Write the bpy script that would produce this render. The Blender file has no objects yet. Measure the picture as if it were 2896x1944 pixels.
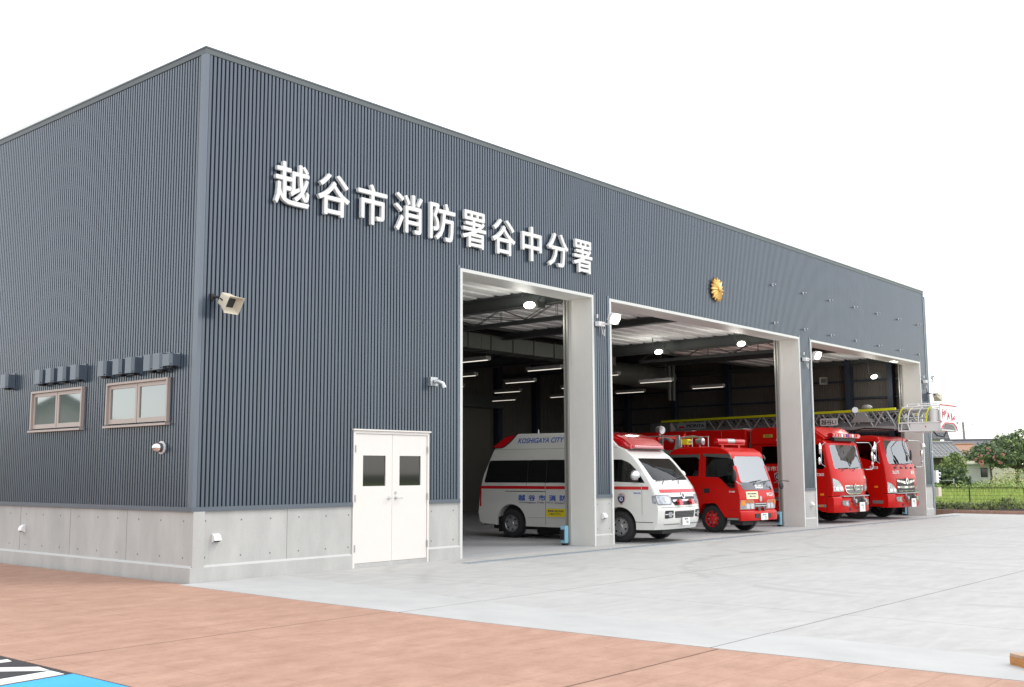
import bpy, bmesh, math, random
from mathutils import Vector, Matrix, noise
random.seed(7)
R = math.radians
SC = bpy.context.scene
COL = SC.collection
GZ = -0.025                                   # level of apron, path and garage floor

# ------------------------------------------------------------------ camera, world, sun, exposure
def make_camera():
    F, yaw, pitch, roll = 3031.3, 0.7095557, 0.1197702, -0.0045144
    f = Vector((math.cos(yaw)*math.cos(pitch), math.sin(yaw)*math.cos(pitch), math.sin(pitch)))
    r = Vector((math.sin(yaw), -math.cos(yaw), 0)); u = r.cross(f)
    r2 = math.cos(roll)*r + math.sin(roll)*u; u2 = -math.sin(roll)*r + math.cos(roll)*u
    cd = bpy.data.cameras.new('camera'); cd.sensor_fit = 'HORIZONTAL'; cd.sensor_width = 36.0
    cd.lens = F/2896*36.0; cd.clip_start = 0.1; cd.clip_end = 3000
    o = bpy.data.objects.new('camera', cd); COL.objects.link(o)
    m = Matrix((r2, u2, -f)).transposed().to_4x4(); m.translation = (-8.952676, -13.853913, 1.55)
    o.matrix_world = m; SC.camera = o
make_camera()
SUN_DIR = Vector((0.50, -0.62, 1.0)).normalized()
w = bpy.data.worlds.new('World'); SC.world = w; w.use_nodes = True
nt = w.node_tree; nt.nodes.clear()
wo = nt.nodes.new('ShaderNodeOutputWorld')
b1 = nt.nodes.new('ShaderNodeBackground'); b2 = nt.nodes.new('ShaderNodeBackground')
sk = nt.nodes.new('ShaderNodeTexSky'); sk.sky_type = 'NISHITA'; sk.sun_disc = False
sk.sun_elevation = math.asin(SUN_DIR.z); sk.sun_rotation = math.atan2(SUN_DIR.x, SUN_DIR.y)
nt.links.new(sk.outputs[0], b1.inputs[0]); b1.inputs[1].default_value = 0.08
tc = nt.nodes.new('ShaderNodeTexCoord'); nz = nt.nodes.new('ShaderNodeTexNoise'); nz.inputs['Scale'].default_value = 2.2
nz.inputs['Detail'].default_value = 4; cr = nt.nodes.new('ShaderNodeValToRGB')
cr.color_ramp.elements[0].position = 0.3; cr.color_ramp.elements[0].color = (0.975, 0.975, 0.97, 1)
cr.color_ramp.elements[1].position = 0.7; cr.color_ramp.elements[1].color = (1.0, 0.99, 0.965, 1)
nt.links.new(tc.outputs['Generated'], nz.inputs['Vector']); nt.links.new(nz.outputs[0], cr.inputs[0])
nt.links.new(cr.outputs[0], b2.inputs[0]); b2.inputs[1].default_value = 1.5       # bright high overcast
ad = nt.nodes.new('ShaderNodeAddShader')
nt.links.new(b1.outputs[0], ad.inputs[0]); nt.links.new(b2.outputs[0], ad.inputs[1]); nt.links.new(ad.outputs[0], wo.inputs[0])
sl = bpy.data.lights.new('sun', 'SUN'); sl.energy = 1.1; sl.angle = R(18); sl.color = (1.0, 0.96, 0.9)
so = bpy.data.objects.new('sun', sl); COL.objects.link(so)
so.rotation_euler = SUN_DIR.to_track_quat('Z', 'Y').to_euler()
SC.view_settings.view_transform = 'Standard'; SC.view_settings.look = 'None'
SC.view_settings.exposure = 0.0; SC.view_settings.gamma = 1.0; SC.view_settings.use_curve_mapping = False
SC.render.engine = 'CYCLES'
SC.cycles.use_denoising = True; SC.cycles.max_bounces = 7; SC.cycles.diffuse_bounces = 4
SC.cycles.glossy_bounces = 4; SC.cycles.transparent_max_bounces = 12
SC.cycles.sample_clamp_indirect = 4.0; SC.render.filter_size = 1.5

# ------------------------------------------------------------------ materials
MATS = {}
def mat(name, col, rough=0.5, metal=0.0, var=0.0, vs=3.0, bump=0.0, bs=40.0, coat=0.0, spec=0.5, emis=0.0, stretch=(1, 1, 1), col2=None):
    if name in MATS: return MATS[name]
    m = bpy.data.materials.new(name); m.use_nodes = True; n = m.node_tree; p = n.nodes['Principled BSDF']
    p.inputs['Roughness'].default_value = rough; p.inputs['Metallic'].default_value = metal
    p.inputs['Specular IOR Level'].default_value = spec; p.inputs['Coat Weight'].default_value = coat
    p.inputs['Coat Roughness'].default_value = 0.05
    c = (*col, 1); p.inputs['Base Color'].default_value = c
    t = n.nodes.new('ShaderNodeTexCoord'); mp = n.nodes.new('ShaderNodeMapping'); mp.inputs['Scale'].default_value = stretch
    n.links.new(t.outputs['Object'], mp.inputs[0])
    nz = n.nodes.new('ShaderNodeTexNoise'); nz.inputs['Scale'].default_value = vs; nz.inputs['Detail'].default_value = 6
    nz.inputs['Roughness'].default_value = 0.6
    n.links.new(mp.outputs[0], nz.inputs['Vector'])
    rp = n.nodes.new('ShaderNodeValToRGB'); rp.color_ramp.elements[0].position = 0.3; rp.color_ramp.elements[1].position = 0.7
    v = max(var, 0.015)
    lo = col2 if col2 else tuple(x*(1-v) for x in col)
    rp.color_ramp.elements[0].color = (*lo, 1); rp.color_ramp.elements[1].color = (*[min(1, x*(1+(0 if col2 else v*0.6))) for x in col], 1)
    n.links.new(nz.outputs[0], rp.inputs[0]); n.links.new(rp.outputs[0], p.inputs['Base Color'])
    if bump:
        bn = n.nodes.new('ShaderNodeTexNoise'); bn.inputs['Scale'].default_value = bs; bn.inputs['Detail'].default_value = 4
        n.links.new(mp.outputs[0], bn.inputs['Vector']); bb = n.nodes.new('ShaderNodeBump'); bb.inputs['Strength'].default_value = bump
        bb.inputs['Distance'].default_value = 0.02
        n.links.new(bn.outputs[0], bb.inputs['Height']); n.links.new(bb.outputs[0], p.inputs['Normal'])
    if emis:
        p.inputs['Emission Color'].default_value = c; p.inputs['Emission Strength'].default_value = emis
    MATS[name] = m; return m
def glass(name, tint=(0.5, 0.55, 0.55), ior=1.8, rough=0.0, wave=0.0):
    m = bpy.data.materials.new(name); m.use_nodes = True; n = m.node_tree; n.nodes.clear()
    o = n.nodes.new('ShaderNodeOutputMaterial'); mx = n.nodes.new('ShaderNodeMixShader'); fr = n.nodes.new('ShaderNodeFresnel')
    fr.inputs[0].default_value = ior; tr = n.nodes.new('ShaderNodeBsdfTransparent'); tr.inputs[0].default_value = (*tint, 1)
    gl = n.nodes.new('ShaderNodeBsdfGlossy'); gl.inputs['Roughness'].default_value = rough
    if wave:
        bn = n.nodes.new('ShaderNodeTexNoise'); bn.inputs['Scale'].default_value = 1.5
        bb = n.nodes.new('ShaderNodeBump'); bb.inputs['Strength'].default_value = wave; bb.inputs['Distance'].default_value = 0.05
        n.links.new(bn.outputs[0], bb.inputs['Height']); n.links.new(bb.outputs[0], gl.inputs['Normal'])
    n.links.new(fr.outputs[0], mx.inputs[0]); n.links.new(tr.outputs[0], mx.inputs[1]); n.links.new(gl.outputs[0], mx.inputs[2])
    n.links.new(mx.outputs[0], o.inputs[0]); return m

SIDING = mat('siding_blue_grey', (0.050, 0.072, 0.102), 0.24, 0.0, 0.15, 1.6, bump=0.03, bs=2.5, coat=0.0, spec=0.5, stretch=(1.5, 1.5, 0.12))
SIDING.node_tree.nodes['Principled BSDF'].inputs['IOR'].default_value = 1.75
TRIMB = mat('trim_blue_grey', (0.085, 0.112, 0.148), 0.28, 0.0, 0.04, 2)
TRIMB.node_tree.nodes['Principled BSDF'].inputs['IOR'].default_value = 1.75
FLASH = mat('flashing_dark', (0.095, 0.115, 0.14), 0.4, 0.0)
CREAM = mat('opening_lining', (0.70, 0.68, 0.64), 0.5, 0, 0.03)
TRIMW = mat('opening_trim_white', (0.62, 0.62, 0.59), 0.45)
DOORW = mat('door_white', (0.72, 0.675, 0.635), 0.45, 0, 0.015)
WHITE = mat('white_enamel', (0.80, 0.79, 0.78), 0.4, 0, 0.02)
OFFW = mat('off_white_plastic', (0.62, 0.56, 0.44), 0.5, 0, 0.03)
WINF = mat('window_frame_beige', (0.46, 0.385, 0.345), 0.4, 0.1, 0.03)
STEEL = mat('galvanised_steel', (0.5, 0.52, 0.53), 0.35, 0.8, 0.1, 8)
CHROME = mat('chrome', (0.8, 0.81, 0.83), 0.08, 1.0)
BLACK = mat('black_plastic', (0.018, 0.018, 0.02), 0.5)
RUBBER = mat('tyre_rubber', (0.022, 0.022, 0.023), 0.8, 0, 0.2, 20, 0.2, 120)
DARKST = mat('dark_blue_steel', (0.028, 0.038, 0.06), 0.5, 0.1)
GIRD = mat('girder_grey_green', (0.08, 0.088, 0.085), 0.55, 0.1)
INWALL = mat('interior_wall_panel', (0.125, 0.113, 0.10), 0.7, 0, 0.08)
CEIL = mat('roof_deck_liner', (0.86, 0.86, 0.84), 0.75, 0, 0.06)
DUCT = mat('duct_metal', (0.10, 0.108, 0.10), 0.5, 0.0, 0.1)
RED = mat('fire_red_paint', (0.54, 0.005, 0.0025), 0.30, 0, 0.03, 2, coat=0.12, spec=0.3)
REDD = mat('red_paint_wheel', (0.55, 0.008, 0.012), 0.35, 0, 0.03, coat=0.3)
REDL = mat('red_lens', (0.50, 0.004, 0.01), 0.08, 0, 0.1, 25, coat=0.8)
REDLI = mat('red_lens_pale', (0.62, 0.22, 0.24), 0.12, 0, 0.05, coat=0.6)
AMBW = mat('ambulance_white', (0.69, 0.685, 0.65), 0.28, 0, 0.015, coat=0.6)
AMBER = mat('amber_lens', (0.85, 0.25, 0.02), 0.15, coat=0.6)
LENS = mat('clear_lens', (0.42, 0.44, 0.46), 0.08, 0.4, 0.45, 16, coat=0.8)
SILVER = mat('silver_wheel', (0.48, 0.49, 0.50), 0.3, 0.7, 0.05)
SEAM = mat('seam_dark', (0.02, 0.02, 0.02), 0.7)
SEAMG = mat('seam_grey', (0.20, 0.20, 0.19), 0.6)
SEAMR = mat('seam_dark_red', (0.12, 0.004, 0.004), 0.6)
BLUE = mat('lettering_blue', (0.02, 0.09, 0.45), 0.4)
NAVY = mat('navy', (0.02, 0.03, 0.10), 0.4)
YEL = mat('yellow_sticker', (0.85, 0.68, 0.02), 0.4)
YELP = mat('pale_yellow_sticker', (0.82, 0.80, 0.50), 0.4)
YRAIL = mat('yellow_green_rail', (0.68, 0.70, 0.01), 0.4)
TXR = mat('red_print', (0.55, 0.01, 0.02), 0.4)
STRIPE = mat('stripe_red', (0.55, 0.008, 0.015), 0.3, coat=0.4)
ALU = mat('aluminium_ladder', (0.38, 0.38, 0.38), 0.4, 0.3, 0.08, 6)
ALUD = mat('aluminium_ladder_inner', (0.24, 0.24, 0.25), 0.45, 0.4, 0.08, 6)
SEAT = mat('seat_fabric', (0.05, 0.055, 0.06), 0.8)
DASH = mat('dashboard_grey', (0.12, 0.12, 0.125), 0.6)
CYAN = mat('pale_cyan_plastic', (0.28, 0.55, 0.68), 0.4)
GOLD = mat('emblem_gold', (0.80, 0.50, 0.16), 0.35, 0.55, 0.1, 10)
GOLDD = mat('emblem_recess', (0.22, 0.06, 0.02), 0.6)
SHUT = mat('shutter_slats', (0.15, 0.14, 0.12), 0.5, 0.1)
TINT = mat('tinted_glass_black', (0.008, 0.009, 0.010), 0.04, 0, 0.0, spec=0.7)
GLASS = glass('vehicle_glass', (0.62, 0.68, 0.68), 1.75)
GLASSW = glass('windscreen_glass', (0.55, 0.62, 0.62), 3.8, 0.0, 0.1)
GLASSI = glass('windscreen_glass_bright', (0.5, 0.56, 0.56), 5.5, 0.0, 0.05)
GLASSB = glass('windscreen_ambulance', (0.5, 0.56, 0.56), 1.45)
GLASSD = glass('door_glass', (0.45, 0.5, 0.5), 1.5)
LAMP = mat('lamp_lit', (1.0, 1.0, 0.88), 0.4, emis=7)
TUBE = mat('tube_lit', (1.0, 0.93, 0.82), 0.4, emis=1.0)
BEAC = mat('search_lamp_glass', (0.8, 0.82, 0.86), 0.06, 0.6, 0.2, 20, coat=1)
HOLE = mat('tie_hole', (0.16, 0.155, 0.15), 0.8)

def concrete(name, base, dark, streak=(1, 1, 1), scale=1.6, joints=None, marks=None, bump=0.15, fine=60, stones=False):
    m = bpy.data.materials.new(name); m.use_nodes = True; n = m.node_tree; p = n.nodes['Principled BSDF']; L = n.links.new
    p.inputs['Roughness'].default_value = 0.75; p.inputs['Specular IOR Level'].default_value = 0.3
    t = n.nodes.new('ShaderNodeTexCoord'); mp = n.nodes.new('ShaderNodeMapping'); mp.inputs['Scale'].default_value = streak
    L(t.outputs['Object'], mp.inputs[0])
    def nz(s, d, vec):
        q = n.nodes.new('ShaderNodeTexNoise'); q.inputs['Scale'].default_value = s; q.inputs['Detail'].default_value = d
        q.inputs['Roughness'].default_value = 0.62; L(vec, q.inputs['Vector']); return q.outputs[0]
    a = nz(scale, 8, mp.outputs[0]); b = nz(scale*0.23, 3, t.outputs['Object']); c = nz(fine, 3, t.outputs['Object'])
    def mth(op, x, y):
        q = n.nodes.new('ShaderNodeMath'); q.operation = op
        for i, v in enumerate((x, y)):
            if v is None: continue
            if isinstance(v, (int, float)): q.inputs[i].default_value = v
            else: L(v, q.inputs[i])
        return q.outputs[0]
    s = mth('ADD', mth('MULTIPLY', a, 0.52), mth('ADD', mth('MULTIPLY', b, 0.28), mth('MULTIPLY', c, 0.20)))
    rp = n.nodes.new('ShaderNodeValToRGB'); rp.color_ramp.elements[0].position = 0.36; rp.color_ramp.elements[1].position = 0.62
    rp.color_ramp.elements[0].color = (*dark, 1); rp.color_ramp.elements[1].color = (*base, 1); L(s, rp.inputs[0])
    out = rp.outputs[0]
    sp = n.nodes.new('ShaderNodeSeparateXYZ'); L(t.outputs['Object'], sp.inputs[0])
    def darken(fac, amount, colr):
        nonlocal out
        q = n.nodes.new('ShaderNodeMixRGB'); q.blend_type = 'MULTIPLY'; L(mth('MULTIPLY', fac, amount), q.inputs[0])
        L(out, q.inputs[1]); q.inputs[2].default_value = (*colr, 1); out = q.outputs[0]
    for (ax, pos, wid, amt) in (joints or []):
        wob = mth('MULTIPLY', mth('SUBTRACT', nz(3.0, 3, t.outputs['Object']), 0.5), 0.012)
        d = mth('ABSOLUTE', mth('SUBTRACT', mth('ADD', sp.outputs[ax], wob), pos), None)
        darken(mth('LESS_THAN', d, wid), amt, (0.25, 0.22, 0.2))
    for (cx, cy, rad, wid, amt) in (marks or []):
        vx = mth('POWER', mth('SUBTRACT', sp.outputs[0], cx), 2.0); vy = mth('POWER', mth('SUBTRACT', sp.outputs[1], cy), 2.0)
        d = mth('ABSOLUTE', mth('SUBTRACT', mth('SQRT', mth('ADD', vx, vy), None), rad), None)
        f = mth('MULTIPLY', mth('MAXIMUM', mth('SUBTRACT', 1.0, mth('DIVIDE', d, wid*1.5)), 0.0), mth('MULTIPLY', mth('GREATER_THAN', b, 0.48), a))
        darken(f, amt, (0.62, 0.62, 0.61))
    if stones:
        bt = n.nodes.new('ShaderNodeTexBrick'); bt.inputs['Scale'].default_value = 1.0; bt.inputs['Mortar Size'].default_value = 0.006
        bt.inputs['Brick Width'].default_value = 0.62; bt.inputs['Row Height'].default_value = 0.40; bt.offset = 0.37; bt.squash = 0.7; bt.squash_frequency = 3
        L(t.outputs['Object'], bt.inputs['Vector'])
        msk = mth('MULTIPLY', bt.outputs['Fac'], mth('GREATER_THAN', b, 0.46)); darken(msk, 0.38, (0.55, 0.42, 0.38))
    L(out, p.inputs['Base Color'])
    if bump:
        bb = n.nodes.new('ShaderNodeBump'); bb.inputs['Strength'].default_value = bump; bb.inputs['Distance'].default_value = 0.02
        L(mth('ADD', a, mth('MULTIPLY', c, 0.6)), bb.inputs['Height']); L(bb.outputs[0], p.inputs['Normal'])
    MATS[name] = m; return m
XJ = [2.62+3.25*k for k in range(10)]
APRON = concrete('apron_concrete', (0.47, 0.464, 0.445), (0.375, 0.371, 0.357), (0.9, 2.2, 1), 2.3,
                 joints=[(0, x, 0.007, 0.7) for x in XJ[:8]] + [(1, -4.75, 0.010, 0.75), (1, -8.75, 0.010, 0.75), (1, -13.0, 0.009, 0.8)],
                 marks=[(9.5, -8.6, 5.2, 0.13, 0.75), (9.9, -8.6, 5.2, 0.12, 0.5), (13.5, -4.9, 3.6, 0.13, 0.55), (17.5, -9.5, 7.5, 0.13, 0.6),
                        (4.5, -1.7, 1.6, 0.10, 0.5), (8.0, -7.5, 7.6, 0.13, 0.65), (20.5, -5.0, 4.2, 0.13, 0.5)])
BROWN = concrete('brown_stamped_concrete', (0.46, 0.285, 0.21), (0.335, 0.192, 0.137), (1.0, 1.6, 1), 2.4, stones=True,
                 joints=[(1, -4.6, 0.011, 0.8), (1, -8.83, 0.012, 0.9), (1, 4.78, 0.01, 0.7), (0, -2.45, 0.006, 0.25)], bump=0.3, fine=28)
FLOORM = concrete('garage_floor_concrete', (0.40, 0.405, 0.41), (0.34, 0.345, 0.35), (1, 1, 1), 0.8, joints=[(1, 0.62, 0.02, 0.35)], bump=0.05)
BASEC = concrete('cast_concrete', (0.50, 0.492, 0.47), (0.37, 0.366, 0.352), (1, 1, 0.35), 2.2, bump=0.08)
ASPH = concrete('asphalt', (0.06, 0.06, 0.062), (0.035, 0.035, 0.037), fine=90, bump=0.5)
PAINTB = concrete('blue_road_paint', (0.07, 0.42, 0.78), (0.05, 0.34, 0.66), bump=0.2)
PAINTW = concrete('white_road_paint', (0.80, 0.80, 0.77), (0.68, 0.69, 0.66), bump=0.2)
FIELD = concrete('field_green', (0.36, 0.46, 0.12), (0.27, 0.36, 0.09), scale=0.5, bump=0.3)
GROUND = concrete('far_ground', (0.13, 0.16, 0.06), (0.09, 0.11, 0.05), scale=0.3, bump=0.2)
KERB = concrete('brick_kerb', (0.45, 0.27, 0.215), (0.35, 0.205, 0.16), scale=6)
SOIL = concrete('planting_soil', (0.10, 0.08, 0.05), (0.06, 0.045, 0.03), scale=5)
BLOCKW = concrete('block_wall', (0.27, 0.255, 0.245), (0.20, 0.19, 0.185), scale=3)

# ------------------------------------------------------------------ mesh helpers
def build(name, bm, mats, parent=None, smooth=None, loc=None, rot=None):
    me = bpy.data.meshes.new(name)
    bmesh.ops.recalc_face_normals(bm, faces=bm.faces)
    bm.to_mesh(me); bm.free()
    if not isinstance(mats, (list, tuple)): mats = [mats]
    for m in mats: me.materials.append(m)
    if smooth is not None:
        for p in me.polygons: p.use_smooth = True
        me.set_sharp_from_angle(angle=R(smooth))
    o = bpy.data.objects.new(name, me); COL.objects.link(o)
    if parent is not None: o.parent = parent
    if loc is not None: o.location = loc
    if rot is not None: o.rotation_euler = rot
    return o
def thing(name, label, cat, loc=(0, 0, 0), rotz=0.0, group=None):
    o = bpy.data.objects.new(name, None); COL.objects.link(o); o.empty_display_size = 0.2
    o.location = loc; o.rotation_euler = (0, 0, rotz); o['label'] = label; o['category'] = cat
    if group: o['group'] = group
    return o
def tag(o, label, cat, group=None, kind=None):
    if label: o['label'] = label
    if cat: o['category'] = cat
    if group: o['group'] = group
    if kind: o['kind'] = kind
    return o
def B(): return bmesh.new()
def box(bm, x0, x1, y0, y1, z0, z1, mi=0, M=None):
    vs = [bm.verts.new((x, y, z)) for z in (z0, z1) for y in (y0, y1) for x in (x0, x1)]
    if M is not None:
        for v in vs: v.co = M @ v.co
    for q in ((0, 2, 3, 1), (4, 5, 7, 6), (0, 1, 5, 4), (2, 6, 7, 3), (0, 4, 6, 2), (1, 3, 7, 5)):
        bm.faces.new([vs[i] for i in q]).material_index = mi
    return vs
def cyl(bm, p0, p1, r0, r1=None, seg=16, mi=0, cap=True):
    r1 = r0 if r1 is None else r1
    p0, p1 = Vector(p0), Vector(p1); d = (p1-p0).normalized()
    a = d.orthogonal().normalized(); b = d.cross(a)
    A = [bm.verts.new(p0+(a*math.cos(2*math.pi*i/seg)+b*math.sin(2*math.pi*i/seg))*r0) for i in range(seg)]
    Bv = [bm.verts.new(p1+(a*math.cos(2*math.pi*i/seg)+b*math.sin(2*math.pi*i/seg))*r1) for i in range(seg)]
    for i in range(seg):
        bm.faces.new((A[i], A[(i+1) % seg], Bv[(i+1) % seg], Bv[i])).material_index = mi
    if cap:
        bm.faces.new(A[::-1]).material_index = mi; bm.faces.new(Bv).material_index = mi
def tube(bm, pts, r, seg=8, mi=0):
    pts = [Vector(p) for p in pts]; rings = []
    up = None
    for i, p in enumerate(pts):
        d = ((pts[min(i+1, len(pts)-1)]-pts[max(i-1, 0)])).normalized()
        a = d.orthogonal().normalized() if up is None else (up - d*up.dot(d)).normalized()
        up = a; b = d.cross(a)
        rr = r[i] if isinstance(r, (list, tuple)) else r
        rings.append([bm.verts.new(p+(a*math.cos(2*math.pi*k/seg)+b*math.sin(2*math.pi*k/seg))*rr) for k in range(seg)])
    for A, Bv in zip(rings, rings[1:]):
        for k in range(seg): bm.faces.new((A[k], A[(k+1) % seg], Bv[(k+1) % seg], Bv[k])).material_index = mi
    bm.faces.new(rings[0][::-1]).material_index = mi; bm.faces.new(rings[-1]).material_index = mi
def lathe(bm, prof, axis='x', c=(0, 0, 0), seg=32, mi=0):
    # prof: (t along axis, radius); closed at the ends when radius 0
    c = Vector(c); rings = []
    for t, r in prof:
        ring = []
        for k in range(seg):
            a = 2*math.pi*k/seg; u, v = math.cos(a)*r, math.sin(a)*r
            co = {'x': (t, u, v), 'y': (u, t, v), 'z': (u, v, t)}[axis]
            ring.append(bm.verts.new(c+Vector(co)))
        rings.append(ring)
    for A, Bv in zip(rings, rings[1:]):
        for k in range(seg): bm.faces.new((A[k], A[(k+1) % seg], Bv[(k+1) % seg], Bv[k])).material_index = mi
    bmesh.ops.remove_doubles(bm, verts=[v for r_ in rings for v in r_], dist=1e-5)
def ball(bm, c, r, sc=(1, 1, 1), mi=0, u=16, v=10):
    M = Matrix.Translation(c) @ Matrix.Diagonal((*sc, 1))
    g = bmesh.ops.create_uvsphere(bm, u_segments=u, v_segments=v, radius=r, matrix=M)
    for f in {f for ve in g['verts'] for f in ve.link_faces}: f.material_index = mi
def arc(cx, cy, r, a0, a1, n):
    return [(cx+r*math.cos(R(a0+(a1-a0)*i/n)), cy+r*math.sin(R(a0+(a1-a0)*i/n))) for i in range(n+1)]
def rpoly(pts, r=0.03, n=4):
    out = []; N = len(pts)
    for i, p in enumerate(pts):
        p = Vector(p[:2]); rr = r
        if len(pts[i]) > 2: rr = pts[i][2]
        a = (Vector(pts[i-1][:2])-p); b = (Vector(pts[(i+1) % N][:2])-p)
        rr = min(rr, a.length*0.45, b.length*0.45)
        if rr <= 0: out.append(tuple(p)); continue
        A = p+a.normalized()*rr; C = p+b.normalized()*rr
        for k in range(n+1):
            t = k/n; out.append(tuple(A*(1-t)**2+p*2*t*(1-t)+C*t*t))
    return out
def rrect(u0, v0, u1, v1, r=0.03, n=4): return rpoly([(u0, v0), (u1, v0), (u1, v1), (u0, v1)], r, n)
def bis(bm, ax, positions):
    no = [(1, 0, 0), (0, 1, 0), (0, 0, 1)][ax]
    for q in positions:
        bmesh.ops.bisect_plane(bm, geom=bm.verts[:]+bm.edges[:]+bm.faces[:], plane_co=[n_*q for n_ in no], plane_no=no, dist=1e-5)
def frange(a, b, s):
    n = int((b-a)/s); return [a+s*(i+1) for i in range(n)]
def sheet_bm(pts, mapper, t0, t1, grid=0.12):
    # closed solid: outline in (u, v) mapped to 3-D by mapper(u, v, t), between offsets t0 and t1
    bm = B(); vs = [bm.verts.new((u, v, 0)) for u, v in pts]; bm.faces.new(vs)
    us = [p[0] for p in pts]; vv = [p[1] for p in pts]
    if grid:
        bis(bm, 0, frange(min(us), max(us), grid)); bis(bm, 1, frange(min(vv), max(vv), grid))
    g = bmesh.ops.extrude_face_region(bm, geom=bm.faces[:])
    top = {e for e in g['geom'] if isinstance(e, bmesh.types.BMVert)}
    for v in bm.verts:
        u_, v_ = v.co.x, v.co.y; v.co = mapper(u_, v_, t1 if v in top else t0)
    return bm
def text_verts(body, size, shear=0.0, space=1.0, align='CENTER'):
    cu = bpy.data.curves.new('lettering', 'FONT'); cu.body = body; cu.size = size; cu.align_x = align; cu.align_y = 'CENTER'
    cu.shear = shear; cu.space_character = space; cu.resolution_u = 3; cu.fill_mode = 'FRONT'
    o = bpy.data.objects.new('lettering', cu); COL.objects.link(o); dg = bpy.context.evaluated_depsgraph_get()
    me = bpy.data.meshes.new_from_object(o.evaluated_get(dg)); bpy.data.objects.remove(o); bpy.data.curves.remove(cu)
    return me
def text_bm(body, size, mapper, t0=0.001, t1=0.004, bold=0.0, shear=0.0, space=1.0, align='CENTER', w=None, h=None, solid=True):
    me = text_verts(body, size, shear, space, align); bm = B(); bm.from_mesh(me); bpy.data.meshes.remove(me)
    if not bm.verts: return bm
    xs = [v.co.x for v in bm.verts]; ys = [v.co.y for v in bm.verts]
    sx = w/(max(xs)-min(xs)) if w else 1; sy = h/(max(ys)-min(ys)) if h else 1
    if w and not h: sy = 1
    cx = (max(xs)+min(xs))/2; cy = (max(ys)+min(ys))/2
    if align == 'LEFT': cx = min(xs)
    for v in bm.verts: v.co.x = (v.co.x-cx)*sx; v.co.y = (v.co.y-cy)*sy
    bmesh.ops.remove_doubles(bm, verts=bm.verts, dist=1e-6)
    # strokes are thickened with shifted copies, each a hair prouder than the last
    offs = [(0, 0)]
    if bold:
        d = bold*size*1.3; offs += [(d, 0), (-d, 0), (0, d), (0, -d)]
        if bold >= 0.02: offs += [(d*.7, d*.7), (-d*.7, d*.7), (d*.7, -d*.7), (-d*.7, -d*.7)]
    out = B()
    for i, (ox, oy) in enumerate(offs):
        b2_ = bm.copy(); g = bmesh.ops.extrude_face_region(b2_, geom=b2_.faces[:])
        top = {e for e in g['geom'] if isinstance(e, bmesh.types.BMVert)}
        for v in b2_.verts: v.co = mapper(v.co.x+ox, v.co.y+oy, (t1+i*max(0.0002, (t1-t0)*0.01)) if v in top else t0)
        m2 = bpy.data.meshes.new('t'); b2_.to_mesh(m2); b2_.free(); out.from_mesh(m2); bpy.data.meshes.remove(m2)
    bm.free(); return out
def copy_tree(o, parent=None):
    c = o.copy(); COL.objects.link(c)
    c.parent = parent
    if parent is not None: c.matrix_parent_inverse = o.matrix_parent_inverse
    for ch in o.children: copy_tree(ch, c)
    return c

# ------------------------------------------------------------------ the setting: ground sheets
def slab(name, x0, x1, y0, y1, z, m, label=None):
    bm = B(); box(bm, x0, x1, y0, y1, z-0.10, z)
    o = build(name, bm, m); tag(o, label, None, kind='structure'); return o
bm = B(); box(bm, -900, 1500, -900, 1500, -0.6, -0.5); g = build('ground', bm, GROUND); tag(g, 'flat green land reaching to the horizon', None, kind='structure')
def poly_slab(name, pts, z, th, m, label=None):
    bm = B(); a = [bm.verts.new((x, y, z-th)) for x, y in pts]; b = [bm.verts.new((x, y, z)) for x, y in pts]
    bm.faces.new(a[::-1]); bm.faces.new(b)
    for i in range(len(a)): bm.faces.new((a[i], a[(i+1) % len(a)], b[(i+1) % len(a)], b[i]))
    o = build(name, bm, m); tag(o, label, None, kind='structure'); return o
EDGE = [(-0.22, -0.06), (-0.30, -2.5), (-0.36, -6.0), (-0.28, -9.0), (-0.16, -11.35), (0.02, -14.0), (0.3, -45)]
poly_slab('apron', [(32.35, -45), (32.35, -0.06)]+EDGE, GZ, 0.05, APRON, 'pale grey concrete apron in front of the garage')
APE = concrete('apron_edge_pour', (0.475, 0.475, 0.462), (0.395, 0.395, 0.385), (1.2, 0.8, 1), 1.6, joints=[(1, -4.75, 0.010, 0.8), (1, -8.75, 0.009, 0.8)])
poly_slab('apron_edge_strip', [(x+0.001, y+(0.0 if y > -40 else 0.0)) for x, y in EDGE]+[(1.1, -45), (0.85, -11.5), (0.9, -6), (1.25, -3.0), (1.6, -0.06)], GZ+0.0035, 0.003, APE, 'paler newer strip of concrete along the brown path')
slab('brown_path', -4.55, 0.6, -45, -0.1, GZ-0.06, BROWN); bpy.data.objects.remove(bpy.data.objects['brown_path'])
bm = B(); box(bm, -4.55, -0.10, -0.05, 30, GZ-0.1, GZ); 
o = build('brown_path', bm, BROWN); tag(o, 'reddish brown path along the side wall', None, kind='structure')
poly_slab('brown_path', [(-4.55, -45), (0.295, -45)][::1]+[(x-0.002, y) for x, y in EDGE[::-1][1:]]+[(-4.55, -0.06)], GZ, 0.06, BROWN, 'reddish brown stamped concrete path')
slab('brown_path_surround', -60, -4.55, 8, 30, GZ, BROWN)
slab('car_park', -60, -4.55, -45, 8, GZ-0.004, ASPH, 'black asphalt car park')
slab('garage_floor', 0.0, 30.25, -0.06, 16.0, GZ, FLOORM, 'smooth grey concrete garage floor')
slab('rear_yard', -0.25, 32.35, 16.0, 30, GZ-0.01, GROUND)
slab('planting_bed', 32.55, 34.0, -45, 30, 0.03, SOIL, 'soil bed of the hedge')
slab('grass_field', 34.15, 60, -60, 80, -0.02, FIELD, 'bright green grass field beyond the fence')
slab('far_lot', 60, 160, -80, 120, -0.03, GROUND)
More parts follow.
